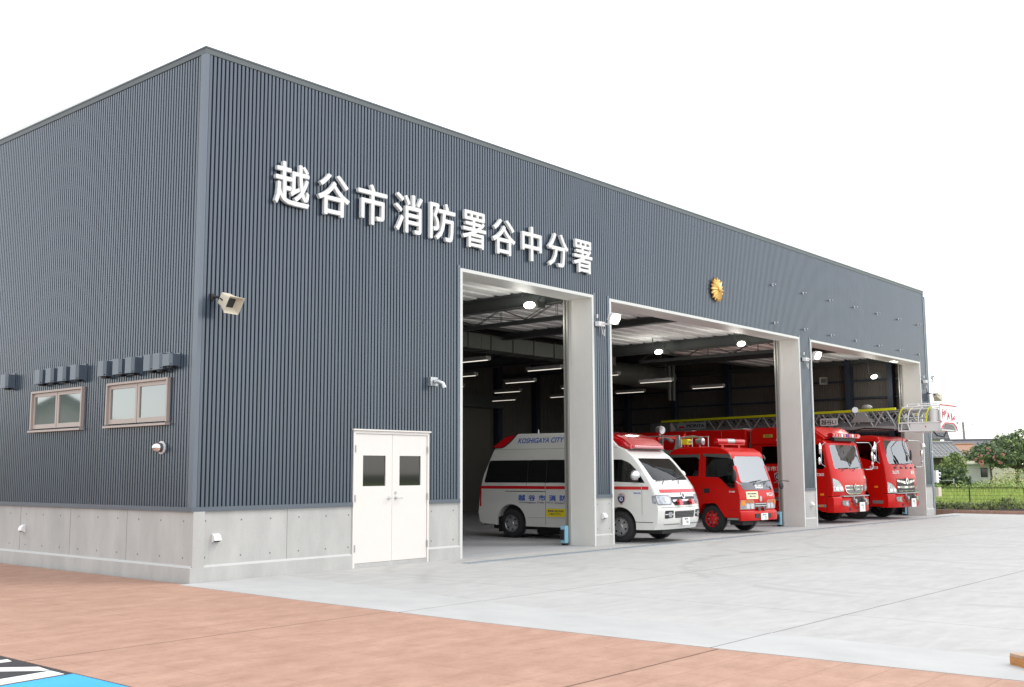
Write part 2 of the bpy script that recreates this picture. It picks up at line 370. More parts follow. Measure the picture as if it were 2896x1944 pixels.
# white and blue road paint on the car park
bm = B()
def flat(bm, pts, z, th=0.004, mi=0):
    a = [bm.verts.new((x, y, z)) for x, y in pts]; b = [bm.verts.new((x, y, z+th)) for x, y in pts]
    bm.faces.new(a[::-1]).material_index = mi; bm.faces.new(b).material_index = mi
    for i in range(len(a)): bm.faces.new((a[i], a[(i+1) % len(a)], b[(i+1) % len(a)], b[i])).material_index = mi
z = GZ-0.0035
flat(bm, [(-4.62, -5.20), (-4.62, -5.42), (-6.6, -5.62), (-6.6, -5.42)], z)
flat(bm, [(-4.60, -4.95), (-4.62, -5.18), (-6.6, -3.2), (-6.6, -2.95)], z)
flat(bm, [(-4.60, -4.38), (-4.62, -4.50), (-6.6, -4.45), (-6.6, -4.25)], z)
o = build('road_marking', bm, PAINTW); tag(o, 'white painted hatch lines on the asphalt', None, kind='structure')
bm = B(); flat(bm, [(-4.57, -5.47), (-4.57, -9.5), (-9, -9.5), (-9, -5.9)], z)
o = build('blue_parking_bay', bm, PAINTB); tag(o, 'bright blue painted parking bay', None, kind='structure')
# drain grate along the openings
bm = B(); box(bm, 4.95, 30.2, -0.95, -0.70, GZ+0.0005, GZ+0.006)
for i in range(505): box(bm, 4.97+i*0.05, 4.985+i*0.05, -0.93, -0.72, GZ+0.0065, GZ+0.011, 1)
dg_ = build('drain_grate', bm, [mat('grate_steel', (0.36, 0.39, 0.41), 0.5, 0.2), mat('grate_bar', (0.44, 0.48, 0.51), 0.4, 0.2)])
tag(dg_, 'long steel drain grate set in the apron before the garage openings', 'drain grate')

# ------------------------------------------------------------------ fire station
H = 8.08; L_ = 30.3; D_ = 16.0; ZF = 1.066; ZO = 5.36
OPN = [(5.72, 9.85), (10.58, 19.93), (20.78, 29.55)]
ST = thing('fire_station', 'large dark blue grey ribbed metal fire station with three open garage bays', 'fire station')
PITCH = 0.0735
def ribs(bm, a0, a1, z0, z1, to3):
    # ribbed sheet between a0 and a1 along the wall; to3(a, depth, z)
    k0 = int(math.floor(a0/PITCH)); pts = []
    k = k0
    while k*PITCH < a1:
        s = k*PITCH
        for t, d in ((0, 0), (0.0455, 0), (0.049, 0.045), (0.0705, 0.045)):
            pts.append((s+t, d))
        k += 1
    pts.append((k*PITCH, 0))
    cl = []
    for (p, q) in zip(pts, pts[1:]):
        if q[0] <= a0 or p[0] >= a1: continue
        def at(a): t = (a-p[0])/max(1e-9, q[0]-p[0]); return (a, p[1]+(q[1]-p[1])*t)
        s_ = p if p[0] >= a0 else at(a0); e_ = q if q[0] <= a1 else at(a1)
        if not cl: cl.append(s_)
        cl.append(e_)
    lo = [bm.verts.new(to3(a, d, z0)) for a, d in cl]; hi = [bm.verts.new(to3(a, d, z1)) for a, d in cl]
    for i in range(len(lo)-1): bm.faces.new((lo[i], lo[i+1], hi[i+1], hi[i]))
f3 = lambda a, d, z: (a, d, z)
DX0, DX1, DZ = 3.10, 4.80, 2.22
bm = B()
for a0, a1, z0 in ((0.066, DX0-0.03, ZF), (DX0-0.03, DX1+0.03, DZ+0.03), (DX1+0.03, 5.60, ZF), (5.60, 9.97, ZO+0.07), (9.97, 10.46, ZF), (10.46, 20.05, ZO+0.07),
                   (20.05, 20.66, ZF), (20.66, 29.67, ZO+0.07), (29.67, 30.24, ZF)):
    ribs(bm, a0, a1, z0, H-0.10, f3)
build('front_cladding', bm, SIDING, ST)
WIN = [(0.72, 2.47), (3.33, 5.08)]            # window rough openings along the side wall
WZ0, WZ1 = 2.34, 2.98
s3 = lambda a, d, z: (d, a, z)
bm = B()
for a0, a1, zz in ((0.10, WIN[0][0], None), (WIN[0][0], WIN[0][1], 1), (WIN[0][1], WIN[1][0], None), (WIN[1][0], WIN[1][1], 1), (WIN[1][1], D_, None)):
    if zz: ribs(bm, a0, a1, ZF, WZ0, s3); ribs(bm, a0, a1, WZ1, H-0.10, s3)
    else: ribs(bm, a0, a1, ZF, H-0.10, s3)
build('side_cladding', bm, SIDING, ST)
bm = B()                                       # corner trim, both faces, plus right end corner
box(bm, -0.010, 0.062, -0.010, 0.02, ZF, H-0.03); box(bm, -0.0102, 0.02, 0.02, 0.12, ZF, H-0.03)
bm2 = B(); box(bm2, L_-0.07, L_+0.012, -0.0105, 0.10, ZF, H-0.026); build('corner_trim', bm2, TRIMB, ST)
build('corner_trim', bm, TRIMB, ST)
for a, b in ((5.60, 5.655), (9.915, 9.975), (10.455, 10.515), (19.995, 20.055), (20.655, 20.715), (29.615, 29.68)):
    bm = B(); box(bm, a, b, -0.009, 0.03, ZF, ZO+0.12); build('pillar_trim', bm, TRIMB, ST)
for a, b in ((-0.03, DX0-0.05), (DX1+0.05, 5.655), (9.915, 10.515), (19.995, 20.715), (29.615, L_+0.03)):
    bm = B(); box(bm, a, b, -0.03, 0.05, 1.0, ZF); build('base_flashing', bm, FLASH, ST)
bm = B(); box(bm, -0.03, 0.05, 0.05, D_, 1.0, ZF)
build('base_flashing', bm, FLASH, ST)
bm = B()                                       # parapet coping
box(bm, -0.02, L_+0.02, -0.02, 0.25, H-0.025, H); box(bm, -0.02, 0.25, 0.25, D_, H-0.025, H)
box(bm, -0.012, L_+0.012, -0.012, 0.05, H-0.11, H-0.025); box(bm, -0.0125, 0.05, 0.05, D_, H-0.11, H-0.025)
build('parapet_coping', bm, mat('coping_grey', (0.10, 0.115, 0.12), 0.5), ST)
bm = B()                                       # pale gutter rising behind the coping
def wedge(bm, pts):
    v = [bm.verts.new(p) for p in pts]
    for q in ((0, 1, 3, 2), (4, 5, 7, 6), (0, 1, 5, 4), (2, 3, 7, 6), (0, 2, 6, 4), (1, 3, 7, 5)): bm.faces.new([v[i] for i in q])
wedge(bm, [(-0.01, 0.6, H+0.001), (-0.01, D_, H+0.001), (0.2, 0.6, H+0.001), (0.2, D_, H+0.001), (-0.01, 0.6, H+0.004), (-0.01, D_, H+0.19), (0.2, 0.6, H+0.004), (0.2, D_, H+0.19)])
wedge(bm, [(10, -0.02, H+0.001), (L_+0.05, -0.02, H+0.001), (10, 0.2, H+0.001), (L_+0.05, 0.2, H+0.001), (10, -0.02, H+0.004), (L_+0.05, -0.02, H+0.10), (10, 0.2, H+0.004), (L_+0.05, 0.2, H+0.10)])
build('roof_gutter', bm, mat('gutter_white', (0.85, 0.87, 0.85), 0.4), ST)
# concrete base with chamfered lower plinth and tie holes
bm = B()
def base_run(bm, a, b, front=True):
    if front:
        box(bm, a, b, 0.004, 0.2, 0.19, 1.0)
        a_ = -0.03 if a < 0.1 else a
        v = [(a, -0.03, -0.2), (b, -0.03, -0.2), (b, 0.2, -0.2), (a, 0.2, -0.2), (a, -0.03, 0.19), (b, -0.03, 0.19), (b, 0.0035, 0.222), (a, 0.0035, 0.222)]
        v = [((a_ if i in (0, 4) else p[0]) if p[0] == a else p[0], p[1], p[2]) for i, p in enumerate(v)]
        q = [bm.verts.new(p) for p in v]
        bm.faces.new((q[0], q[1], q[5], q[4])); f = bm.faces.new((q[4], q[5], q[6], q[7])); f.material_index = 2
        bm.faces.new((q[0], q[4], q[7], q[3])); bm.faces.new((q[1], q[2], q[6], q[5]))
    else:
        box(bm, 0.004, 0.2, a, b, 0.19, 1.0)
        v = [(-0.03, a, -0.2), (-0.03, b, -0.2), (-0.03, a, 0.19), (-0.03, b, 0.19), (0.0035, a, 0.222), (0.0035, b, 0.222)]
        q = [bm.verts.new(p) for p in v]
        bm.faces.new((q[0], q[1], q[3], q[2])); f = bm.faces.new((q[2], q[3], q[5], q[4])); f.material_index = 2
CBM = [BASEC, HOLE, mat('plinth_ledge', (0.47, 0.47, 0.455), 0.6), mat('panel_joint', (0.25, 0.25, 0.24), 0.8)]
for (a, b), xs in zip(((0.0042, DX0-0.05), (DX1+0.05, 5.655), (9.915, 10.515), (19.995, 20.715), (29.615, L_)), ([0.23, 0.86, 1.40, 1.95, 2.5, 2.98], [4.93, 5.5], [9.99, 10.42], [20.07, 20.62], [29.7, 30.2])):
    bm = B(); base_run(bm, a, b)
    for x in xs:
        for zz in (0.86, 0.33): cyl(bm, (x, 0.01, zz), (x, 0.0015, zz), 0.013, seg=10, mi=1)
    if a < 1: box(bm, 1.717, 1.723, 0.001, 0.01, -0.02, 1.0, 3)
    build('concrete_base', bm, CBM, ST)
bm = B(); base_run(bm, -0.029, D_, False); y = 0.22
for k in range(24):
    for zz in (0.86, 0.33): cyl(bm, (0.01, y, zz), (0.0015, y, zz), 0.013, seg=10, mi=1)
    y += 0.62
for yy in (1.8, 3.6, 5.4, 7.2, 9.0): box(bm, 0.0008, 0.01, yy-0.003, yy+0.003, 0.2, 1.0, 3)
build('concrete_base', bm, CBM, ST)
# opening frames: white front edge and deep cream lining, stainless guide rail behind
for i, (a, b) in enumerate(OPN):
    bm = B()
    box(bm, a-0.065, a, -0.022, 0.0, GZ, ZO+0.065, 1); box(bm, b, b+0.065, -0.022, 0.0, GZ, ZO+0.065, 1)
    box(bm, a, b, -0.022, 0.0, ZO, ZO+0.065, 1)
    box(bm, a-0.065, a, 0.0, 0.62, GZ, ZO+0.065, 0); box(bm, b, b+0.065, 0.0, 0.62, GZ, ZO+0.065, 0); box(bm, a, b, 0.0, 0.62, ZO, ZO+0.065, 0)
    build('opening_frame', bm, [CREAM, TRIMW], ST)
    for s, xx in ((1, a), (-1, b)):
        bm = B(); x0, x1 = sorted((xx, xx+s*0.05)); box(bm, x0, x1, 0.622, 0.66, GZ, ZO+0.3); box(bm, x0, x1, 0.70, 0.74, GZ, ZO+0.3)
        x0, x1 = sorted((xx-s*0.06, xx)); box(bm, x0, x1, 0.622, 0.76, GZ, ZO+0.3)
        build('guide_rail', bm, mat('guide_rail_steel', (0.42, 0.41, 0.38), 0.35, 0.5), ST)
# sills of the jambs, inner wall faces, roof, ceiling
bm = B()
for a, b in ((5.655-0.0, 5.655), ): pass
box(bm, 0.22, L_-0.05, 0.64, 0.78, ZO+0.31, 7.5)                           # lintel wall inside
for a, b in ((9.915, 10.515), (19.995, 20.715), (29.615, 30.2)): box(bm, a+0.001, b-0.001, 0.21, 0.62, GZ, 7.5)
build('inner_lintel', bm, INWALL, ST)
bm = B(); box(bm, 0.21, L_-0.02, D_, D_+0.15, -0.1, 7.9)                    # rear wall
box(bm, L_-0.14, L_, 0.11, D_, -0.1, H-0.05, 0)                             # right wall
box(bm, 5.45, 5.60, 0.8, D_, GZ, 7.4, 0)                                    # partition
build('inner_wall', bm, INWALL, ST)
bm = B()                                                                   # vertical ribs on the right wall
yy = 0.9
while yy < D_-0.1: box(bm, L_-0.16, L_-0.141, yy, yy+0.05, 0.0, 7.3); yy += 0.1
xx = 5.8
while xx < 30: box(bm, xx, xx+0.05, D_-0.02, D_-0.001, 0.0, 7.3); xx += 0.1
build('wall_ribs', bm, INWALL, ST)
bm = B(); box(bm, 0.3, L_-0.05, 0.26, D_, 7.56, 7.7); build('roof_slab', bm, mat('roof_grey', (0.35, 0.36, 0.37), 0.6), ST)
bm = B(); y = 0.79; prof = [(0.785, 5.86)]                                  # folded white deck over the front part
while y < 6.3:
    prof += [(y+0.02, 5.70), (y+0.36, 5.70), (y+0.38, 5.82), (y+0.50, 5.82)]; y += 0.52
lo = [bm.verts.new((5.6, p[0], p[1])) for p in prof]; hi = [bm.verts.new((30.1, p[0], p[1])) for p in prof]
for i in range(len(prof)-1): bm.faces.new((lo[i], lo[i+1], hi[i+1], hi[i]))
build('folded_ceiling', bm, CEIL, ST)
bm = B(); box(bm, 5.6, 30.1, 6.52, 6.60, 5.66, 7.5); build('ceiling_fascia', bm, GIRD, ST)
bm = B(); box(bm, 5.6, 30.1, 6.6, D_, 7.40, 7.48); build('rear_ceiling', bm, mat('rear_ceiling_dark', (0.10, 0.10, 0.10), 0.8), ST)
for gx in (9.95, 15.2, 20.15, 25.2, 29.95):
    bm = B(); h0 = 5.36 if gx in (9.95, 20.15) else 5.50
    box(bm, gx-0.1, gx+0.1, 0.8, D_, 5.655, 5.68); box(bm, gx-0.1, gx+0.1, 0.8, D_, h0, h0+0.02); box(bm, gx-0.01, gx+0.01, 0.8, D_, h0+0.02, 5.655)
    for k in range(10): box(bm, gx-0.10, gx+0.10, 1.15+k*0.52, 1.28+k*0.52, 5.681, 5.80)
    build('roof_girder', bm, GIRD, ST)
for x0, gx in ((9.95, 11.3), (20.15, 21.5)):
    bm = B(); box(bm, gx-0.04, gx+0.04, 0.8, 6.5, 5.22, 5.30); box(bm, gx-0.1, gx+0.1, 0.8, 6.5, 5.30, 5.312); build('truss_chord', bm, GIRD, ST)
    bm = B()
    for k in range(3):
        y0 = 1.2+k*1.8
        for dx in (-0.03, 0.03): tube(bm, [(gx+dx, y0, 5.30), (gx+dx, y0+0.9, 5.66), (gx+dx, y0+1.8, 5.30)], 0.010, 5); tube(bm, [(gx+dx, y0+0.9, 5.30), (gx+dx, y0+0.9, 5.68)], 0.008, 5)
    tube(bm, [(x0, 1.0, 5.5), (gx, 3.2, 5.3), (x0, 5.4, 5.5)], 0.010, 5); tube(bm, [(gx, 1.0, 5.66), (gx+3.6, 3.2, 5.66), (gx, 5.6, 5.66)], 0.010, 5)
    build('roof_brace', bm, GIRD, ST)
for yy in (1.2, 2.8, 5.4, 7.95, 10.5, 12.9, 15.7):
    bm = B(); x = L_-0.17; box(bm, x-0.30, x, yy-0.10, yy-0.085, 0, 7.3); box(bm, x-0.30, x, yy+0.085, yy+0.10, 0, 7.3); box(bm, x-0.30, x-0.285, yy-0.085, yy+0.085, 0, 7.3)
    build('steel_column', bm, DARKST, ST)
for zz in (1.6, 2.3, 2.95, 3.6, 4.27, 4.92, 5.6, 6.3, 6.95):
    bm = B(); x = L_-0.165; box(bm, x-0.09, x, 0.8, D_-0.1, zz-0.04, zz+0.03); build('wall_girt', bm, DARKST, ST)
for xx in (12.5, 15.4, 18.0, 24.7, 27.2):
    bm = B(); box(bm, xx-0.13, xx+0.13, D_-0.30, D_-0.03, 0, 7.3); build('steel_column', bm, DARKST, ST)
bm = B()
for k in range(46): box(bm, 20.0, 24.3, D_-0.06-(0.012 if k % 2 else 0), D_-0.03, GZ+0.05+k*0.09, GZ+0.05+k*0.09+0.085)
build('rear_shutter', bm, SHUT, ST)
bm = B(); box(bm, 19.7, 24.7, D_-0.5, D_-0.1, 4.2, 4.7); build('shutter_housing', bm, GIRD, ST)
# long ducts under the ceiling
bm = B(); box(bm, 7.5, 21.0, 7.2, 7.9, 5.16, 5.60)
for k in range(14): box(bm, 7.6+k*1.0, 7.63+k*1.0, 7.17, 7.93, 5.13, 5.63)
build('rectangular_duct', bm, DUCT, ST)
bm = B(); lathe(bm, [(22.4, 0.0), (22.4, 0.42), (24.4, 0.42), (24.42, 0.46), (24.5, 0.46), (24.52, 0.42), (26.6, 0.42), (26.6, 0)], 'x', (0, 8.7, 5.15), 24)
build('round_duct', bm, DUCT, ST, smooth=40)
for xx in (25.3, 25.6):
    bm = B(); lathe(bm, [(4.2, 0), (4.2, 0.07), (5.6, 0.07), (5.6, 0)], 'z', (xx, 7.8, 0), 14)
    build('service_pipe', bm, DUCT, ST, smooth=40)

# double door in the front wall
DR = bpy.data.objects.new('double_door', None); COL.objects.link(DR); DR.parent = ST
bm = B(); z0 = GZ
box(bm, DX0-0.045, DX0, -0.022, 0.2, z0, DZ+0.045); box(bm, DX1, DX1+0.045, -0.022, 0.2, z0, DZ+0.045); box(bm, DX0, DX1, -0.022, 0.2, DZ, DZ+0.045)
box(bm, DX0-0.07, DX1+0.07, -0.05, 0.0, DZ+0.05, DZ+0.075)
box(bm, DX0, DX1, -0.012, 0.15, z0, 0.045, 1)
build('door_frame', bm, [DOORW, BASEC], DR)
xm = (DX0+DX1)/2
for s in (0, 1):
    a, b = (DX0+0.006, xm-0.003) if s == 0 else (xm+0.003, DX1-0.006)
    wa, wb = a+0.17, b-0.15; wz0, wz1 = 1.33, 1.85
    bm = B(); y0, y1 = -0.008, 0.035
    box(bm, a, wa, y0, y1, 0.05, DZ-0.005); box(bm, wb, b, y0, y1, 0.05, DZ-0.005); box(bm, wa, wb, y0, y1, 0.05, wz0); box(bm, wa, wb, y0, y1, wz1, DZ-0.005)
    lf = build('door_leaf', bm, DOORW, DR)
    bm = B(); box(bm, wa, wb, 0.012, 0.02, wz0, wz1); build('window_pane', bm, TINT, lf)
    bm = B(); hx = b-0.07 if s == 0 else a+0.08; q = -1 if s == 0 else 1
    cyl(bm, (hx, y0, 1.12), (hx, y0-0.012, 1.12), 0.028, seg=14); cyl(bm, (hx, y0-0.012, 1.12), (hx, y0-0.06, 1.12), 0.010, seg=8)
    tube(bm, [(hx, y0-0.055, 1.12), (hx+q*0.06, y0-0.06, 1.12), (hx+q*(0.13 if s else 0.09), y0-0.055, 1.118)], 0.009, 8)
    if s: cyl(bm, (hx, y0, 1.21), (hx, y0-0.014, 1.21), 0.024, seg=14)
    build('door_handle', bm, STEEL, lf, smooth=40)
    for zz in (0.30, 1.13, 1.96):
        bm = B(); hx = a-0.008 if s == 0 else b+0.008; cyl(bm, (hx, -0.028, zz-0.06), (hx, -0.028, zz+0.06), 0.011, seg=8); box(bm, hx-0.014, hx+0.014, -0.026, -0.02, zz-0.055, zz+0.055)
        build('hinge', bm, STEEL, lf)
# side windows
WG = mat('window_glass_pale', (0.085, 0.125, 0.12), 0.03, 0.0, 0.05, spec=1.0, coat=1.0)
WG.node_tree.nodes['Principled BSDF'].inputs['IOR'].default_value = 1.75
for (a, b) in WIN:
    Wn = bpy.data.objects.new('window', None); COL.objects.link(Wn); Wn.parent = ST
    bm = B(); e = 0.035
    box(bm, -0.055, 0.06, a-e, a, WZ0, WZ1+e); box(bm, -0.055, 0.06, b, b+e, WZ0, WZ1+e); box(bm, -0.055, 0.06, a, b, WZ1, WZ1+e)
    build('window_frame', bm, WINF, Wn)
    bm = B(); wedge(bm, [(-0.085, a-e-0.02, WZ0-0.05), (-0.085, b+e+0.02, WZ0-0.05), (0.06, a-e-0.02, WZ0-0.05), (0.06, b+e+0.02, WZ0-0.05), (-0.085, a-e-0.02, WZ0-0.02), (-0.085, b+e+0.02, WZ0-0.02), (0.06, a-e-0.02, WZ0), (0.06, b+e+0.02, WZ0)])
    build('window_sill', bm, WINF, Wn)
    m_ = (a+b)/2
    for (p, q) in ((a+0.004, m_-0.008), (m_+0.008, b-0.004)):
        bm = B(); t = 0.055; zb, zt = WZ0+0.012, WZ1-0.004
        box(bm, -0.018, 0.02, p, p+t, zb, zt); box(bm, -0.018, 0.02, q-t, q, zb, zt); box(bm, -0.018, 0.02, p+t, q-t, zb, zb+0.075); box(bm, -0.018, 0.02, p+t, q-t, zt-0.06, zt)
        sash = build('sash', bm, WINF, Wn)
        bm = B(); box(bm, 0.0, 0.006, p+t, q-t, zb+0.075, zt-0.06); build('pane', bm, WG, sash)
    bm = B(); box(bm, 0.065, 0.09, a, b, WZ0, WZ1); build('backing', bm, SEAM, Wn)

# sign lettering
SG = thing('sign_lettering', 'white raised characters of the station name high on the ribbed front wall', 'sign', (1.62, -0.03, 6.21))
CH = '越谷市消防署谷中分署'
LET = mat('letter_white', (0.74, 0.74, 0.725), 0.5)
def fitw(body, w, h, mapper, t0, t1, bold): return text_bm(body, 1.0, mapper, t0, t1, bold=bold, w=w, h=h)
wd = [0.68, 0.67, 0.66, 0.67, 0.66, 0.65, 0.67, 0.61, 0.67, 0.65]
for i, ch in enumerate(CH):
    cx = i*0.872
    mp_ = lambda u, v, t, cx=cx: Vector((cx+u, -t, v))
    o = build('character', fitw(ch, wd[i], 0.70, mp_, 0.0, 0.06, 0.007), LET, SG)
    bm = B()
    for dx, dz in ((-0.2, 0.0), (0.2, 0.0)): cyl(bm, (cx+dx*0.5, 0.03, dz), (cx+dx*0.5, 0.001, dz), 0.006, seg=6)
    build('standoff', bm, STEEL, o)
# emblem
EM = thing('emblem', 'golden many pointed snow crystal fire service emblem on the front wall', 'emblem', (15.28, -0.02, 6.22))
bm = B()
def star(bm, n, ro, ri, y0, y1, yc, mi=0, ph=0.0):
    pts = []
    for k in range(2*n):
        a = math.pi*k/n+ph; r_ = ro if k % 2 == 0 else ri; pts.append((math.sin(a)*r_, math.cos(a)*r_))
    c = bm.verts.new((0, yc, 0)); o_ = [bm.verts.new((x, y1, z_)) for x, z_ in pts]; i_ = [bm.verts.new((x, y0, z_)) for x, z_ in pts]
    for k in range(2*n):
        bm.faces.new((o_[k], o_[(k+1) % (2*n)], c)).material_index = mi; bm.faces.new((i_[k], i_[(k+1) % (2*n)], o_[(k+1) % (2*n)], o_[k])).material_index = mi
star(bm, 16, 0.29, 0.25, 0.0, -0.03, -0.035, 1)
build('backplate', bm, [GOLD, GOLDD], EM)
bm = B(); star(bm, 8, 0.335, 0.16, -0.01, -0.05, -0.12); star(bm, 8, 0.30, 0.17, -0.01, -0.045, -0.11, 0, math.pi/8)
build('rays', bm, GOLD, EM)
for k in range(8):
    a = math.pi/4*k+math.pi/8
    bm = B(); c = Vector((math.sin(a)*0.22, 0, math.cos(a)*0.22)); d = Vector((math.sin(a), 0, math.cos(a))); s_ = Vector((math.cos(a), 0, -math.sin(a)))
    P = [c+d*0.10, c+s_*0.055, c-d*0.05, c-s_*0.055]; lo = [bm.verts.new(p+Vector((0, -0.03, 0))) for p in P]; ap = bm.verts.new(c+d*0.02+Vector((0, -0.085, 0)))
    for i in range(4): bm.faces.new((lo[i], lo[(i+1) % 4], ap))
    build('petal', bm, GOLD, EM)
bm = B(); ball(bm, (0, -0.12, 0), 0.07, (1, 0.5, 1)); build('boss', bm, GOLD, EM, smooth=60)

# horn loudspeakers
def horn(loc, direction, label, back_y, m=OFFW, roll=0, mount=None, group=None):
    T = thing('horn_speaker', label, 'loudspeaker', loc, 0, group)
    q = Vector(direction).to_track_quat('Z', 'Y').to_matrix().to_4x4() @ Matrix.Rotation(roll, 4, 'Z') @ Matrix.Diagonal((0.82, 0.82, 0.78, 1))
    def ring(bm, hw, hh, z, r=0.25):
        pts = rrect(-hw, -hh, hw, hh, r*hw, 3); return [bm.verts.new(q @ Vector((x, y, z))) for x, y in pts]
    bm = B(); rs = [ring(bm, 0.07, 0.07, -0.20), ring(bm, 0.115, 0.115, -0.17), ring(bm, 0.125, 0.12, -0.06), ring(bm, 0.175, 0.16, 0.14, 0.15), ring(bm, 0.185, 0.17, 0.145, 0.15),
                    ring(bm, 0.18, 0.165, 0.15, 0.15), ring(bm, 0.10, 0.09, 0.02, 0.2)]
    for A, C in zip(rs, rs[1:]):
        for k in range(len(A)): bm.faces.new((A[k], A[(k+1) % len(A)], C[(k+1) % len(A)], C[k]))
    bm.faces.new(rs[0][::-1])
    build('horn', bm, m, T, smooth=35)
    bm = B(); a = ring(bm, 0.10, 0.09, 0.021, 0.2); bm.faces.new(a); build('throat', bm, BLACK, T)
    bm = B(); mt = Vector(mount) - Vector(loc); c0 = q @ Vector((0.13, 0, -0.05)); c1 = q @ Vector((-0.13, 0, -0.05)); cb = q @ Vector((0, 0, -0.24))
    tube(bm, [c0, (c0+cb)/2+(c0-c1)*0.2, cb, (c1+cb)/2+(c1-c0)*0.2, c1], 0.012, 6); tube(bm, [cb, cb*0.5+mt*0.5, mt], 0.02, 8)
    box(bm, mt.x-0.03, mt.x+0.03, mt.y-0.02, mt.y+0.03, mt.z-0.05, mt.z+0.05)
    build('bracket', bm, BLACK, T)
horn((0.33, -0.31, 4.10), (0.12, -0.85, -0.50), 'cream horn loudspeaker near the left corner of the front wall', 0, mount=(0.22, -0.02, 4.2))
horn((30.62, -0.22, 4.22), (0.93, -0.05, -0.33), 'cream horn loudspeaker seen side on at the far right corner', 0, mount=(30.27, 0.0, 4.34))
horn((29.45, 3.6, 4.95), (-0.8, -0.55, -0.15), 'pale horn loudspeaker hung inside the right hand bay', 0, m=mat('speaker_grey', (0.32, 0.31, 0.28), 0.5), mount=(29.85, 3.9, 5.0))

# floodlights on the front wall
def flood(x, z, label):
    T = thing('floodlight', label, 'floodlight', (x, -0.03, z), 0, 'lit floodlights beside the bay openings')
    bm = B(); box(bm, -0.16, 0.06, -0.10, 0.005, -0.16, -0.06); tube(bm, [(-0.05, -0.08, -0.1), (0.0, -0.25, -0.13), (0.05, -0.30, -0.10)], 0.018, 8)
    tube(bm, [(0.05, -0.02, -0.16), (0.06, -0.04, -0.32), (0.14, -0.03, -0.36), (0.16, -0.02, -0.2)], 0.008, 6); build('mount_box', bm, WHITE, T)
    q = Vector((-0.12, -0.86, -0.42)).to_track_quat('Z', 'Y').to_matrix().to_4x4(); q = Matrix.Translation((0.06, -0.34, 0.0)) @ q
    bm = B()
    for hw, hh, z0, z1 in ((0.09, 0.07, -0.10, 0.0),): box(bm, -hw, hw, -hh, hh, z0, z1, 0, q)
    box(bm, -0.15, 0.15, -0.12, 0.12, 0.0, 0.05, 0, q); bm2 = B(); build('housing', bm, WHITE, T)
    v_ = [bm2.verts.new(q @ Vector((math.cos(2*math.pi*k/20)*0.145, math.sin(2*math.pi*k/20)*0.115, 0.056))) for k in range(20)]; bm2.faces.new(v_); build('lamp_glass', bm2, LAMP, T)
    bm = B(); cyl(bm, (-0.12, -0.03, 0.02), (-0.12, -0.03, 0.10), 0.02, seg=8); build('sensor', bm, WHITE, T)
flood(10.12, 4.90, 'lit white floodlight on the pillar between the left and middle bays')
flood(20.30, 4.90, 'lit white floodlight on the pillar between the middle and right bays')
flood(29.95, 4.84, 'lit white floodlight at the far end of the wall past the right bay')
# soffit light above right bay and lamp by the shutter
T = thing('soffit_light', 'lit square light set in the head of the right bay opening', 'light', (28.0, 0.30, ZO-0.002))
bm = B(); box(bm, -0.2, 0.2, -0.1, 0.1, -0.02, 0.0); build('housing', bm, WHITE, T)
bm = B(); box(bm, -0.17, 0.17, -0.08, 0.08, -0.024, -0.021); build('diffuser', bm, LAMP, T)
def highbay(x, y, z, label):
    T = thing('high_bay_lamp', label, 'lamp', (x, y, z), 0, 'lit lamps hanging inside the garage')
    q = Matrix.Translation((0, 0, 0)) @ Vector((-0.35, -0.75, -0.62)).to_track_quat('Z', 'Y').to_matrix().to_4x4()
    def disc(bm, prof, mi=0):
        rings = [[bm.verts.new(q @ Vector((math.cos(2*math.pi*k/24)*r_*0.80, math.sin(2*math.pi*k/24)*r_*0.52, t))) for k in range(24)] for t, r_ in prof]
        for A_, C_ in zip(rings, rings[1:]):
            for k in range(24): bm.faces.new((A_[k], A_[(k+1) % 24], C_[(k+1) % 24], C_[k]))
        bm.faces.new(rings[0][::-1]); bm.faces.new(rings[-1])
    bm = B(); disc(bm, [(-0.16, 0.07), (-0.12, 0.11), (-0.01, 0.19), (0.0, 0.19)]); build('housing', bm, GIRD, T, smooth=40)
    bm = B(); disc(bm, [(0.001, 0.175), (0.025, 0.12)]); build('lamp_glass', bm, LAMP, T, smooth=60)
    bm = B(); tube(bm, [(0, 0.05, 0.05), (0, 0.2, 0.15), (0, 0.22, 5.74-z)], 0.015, 6); build('bracket', bm, GIRD, T)
    ld = bpy.data.lights.new('lamp_light', 'POINT'); ld.energy = 26; ld.shadow_soft_size = 0.2; ld.color = (1, 1, 0.92); lo_ = bpy.data.objects.new('lamp_light', ld); COL.objects.link(lo_); lo_.parent = T; lo_.location = (-0.1, 0.15, -0.3)
    bm = B(); box(bm, 0.22, 0.5, -0.05, 0.05, -0.02, 0.12); tube(bm, [(0.2, 0, 0.05), (0.6, 0.1, 0.35)], 0.015, 6); build('ballast', bm, DUCT, T)
highbay(9.36, 1.35, 5.28, 'lit lamp hung inside the head of the left bay'); highbay(19.2, 4.3, 5.26, 'lit lamp deeper inside the middle bay, left one of the two')
highbay(19.05, 1.35, 5.26, 'lit lamp near the right jamb of the middle bay'); highbay(28.55, 1.25, 4.90, 'lit lamp low inside the right bay')
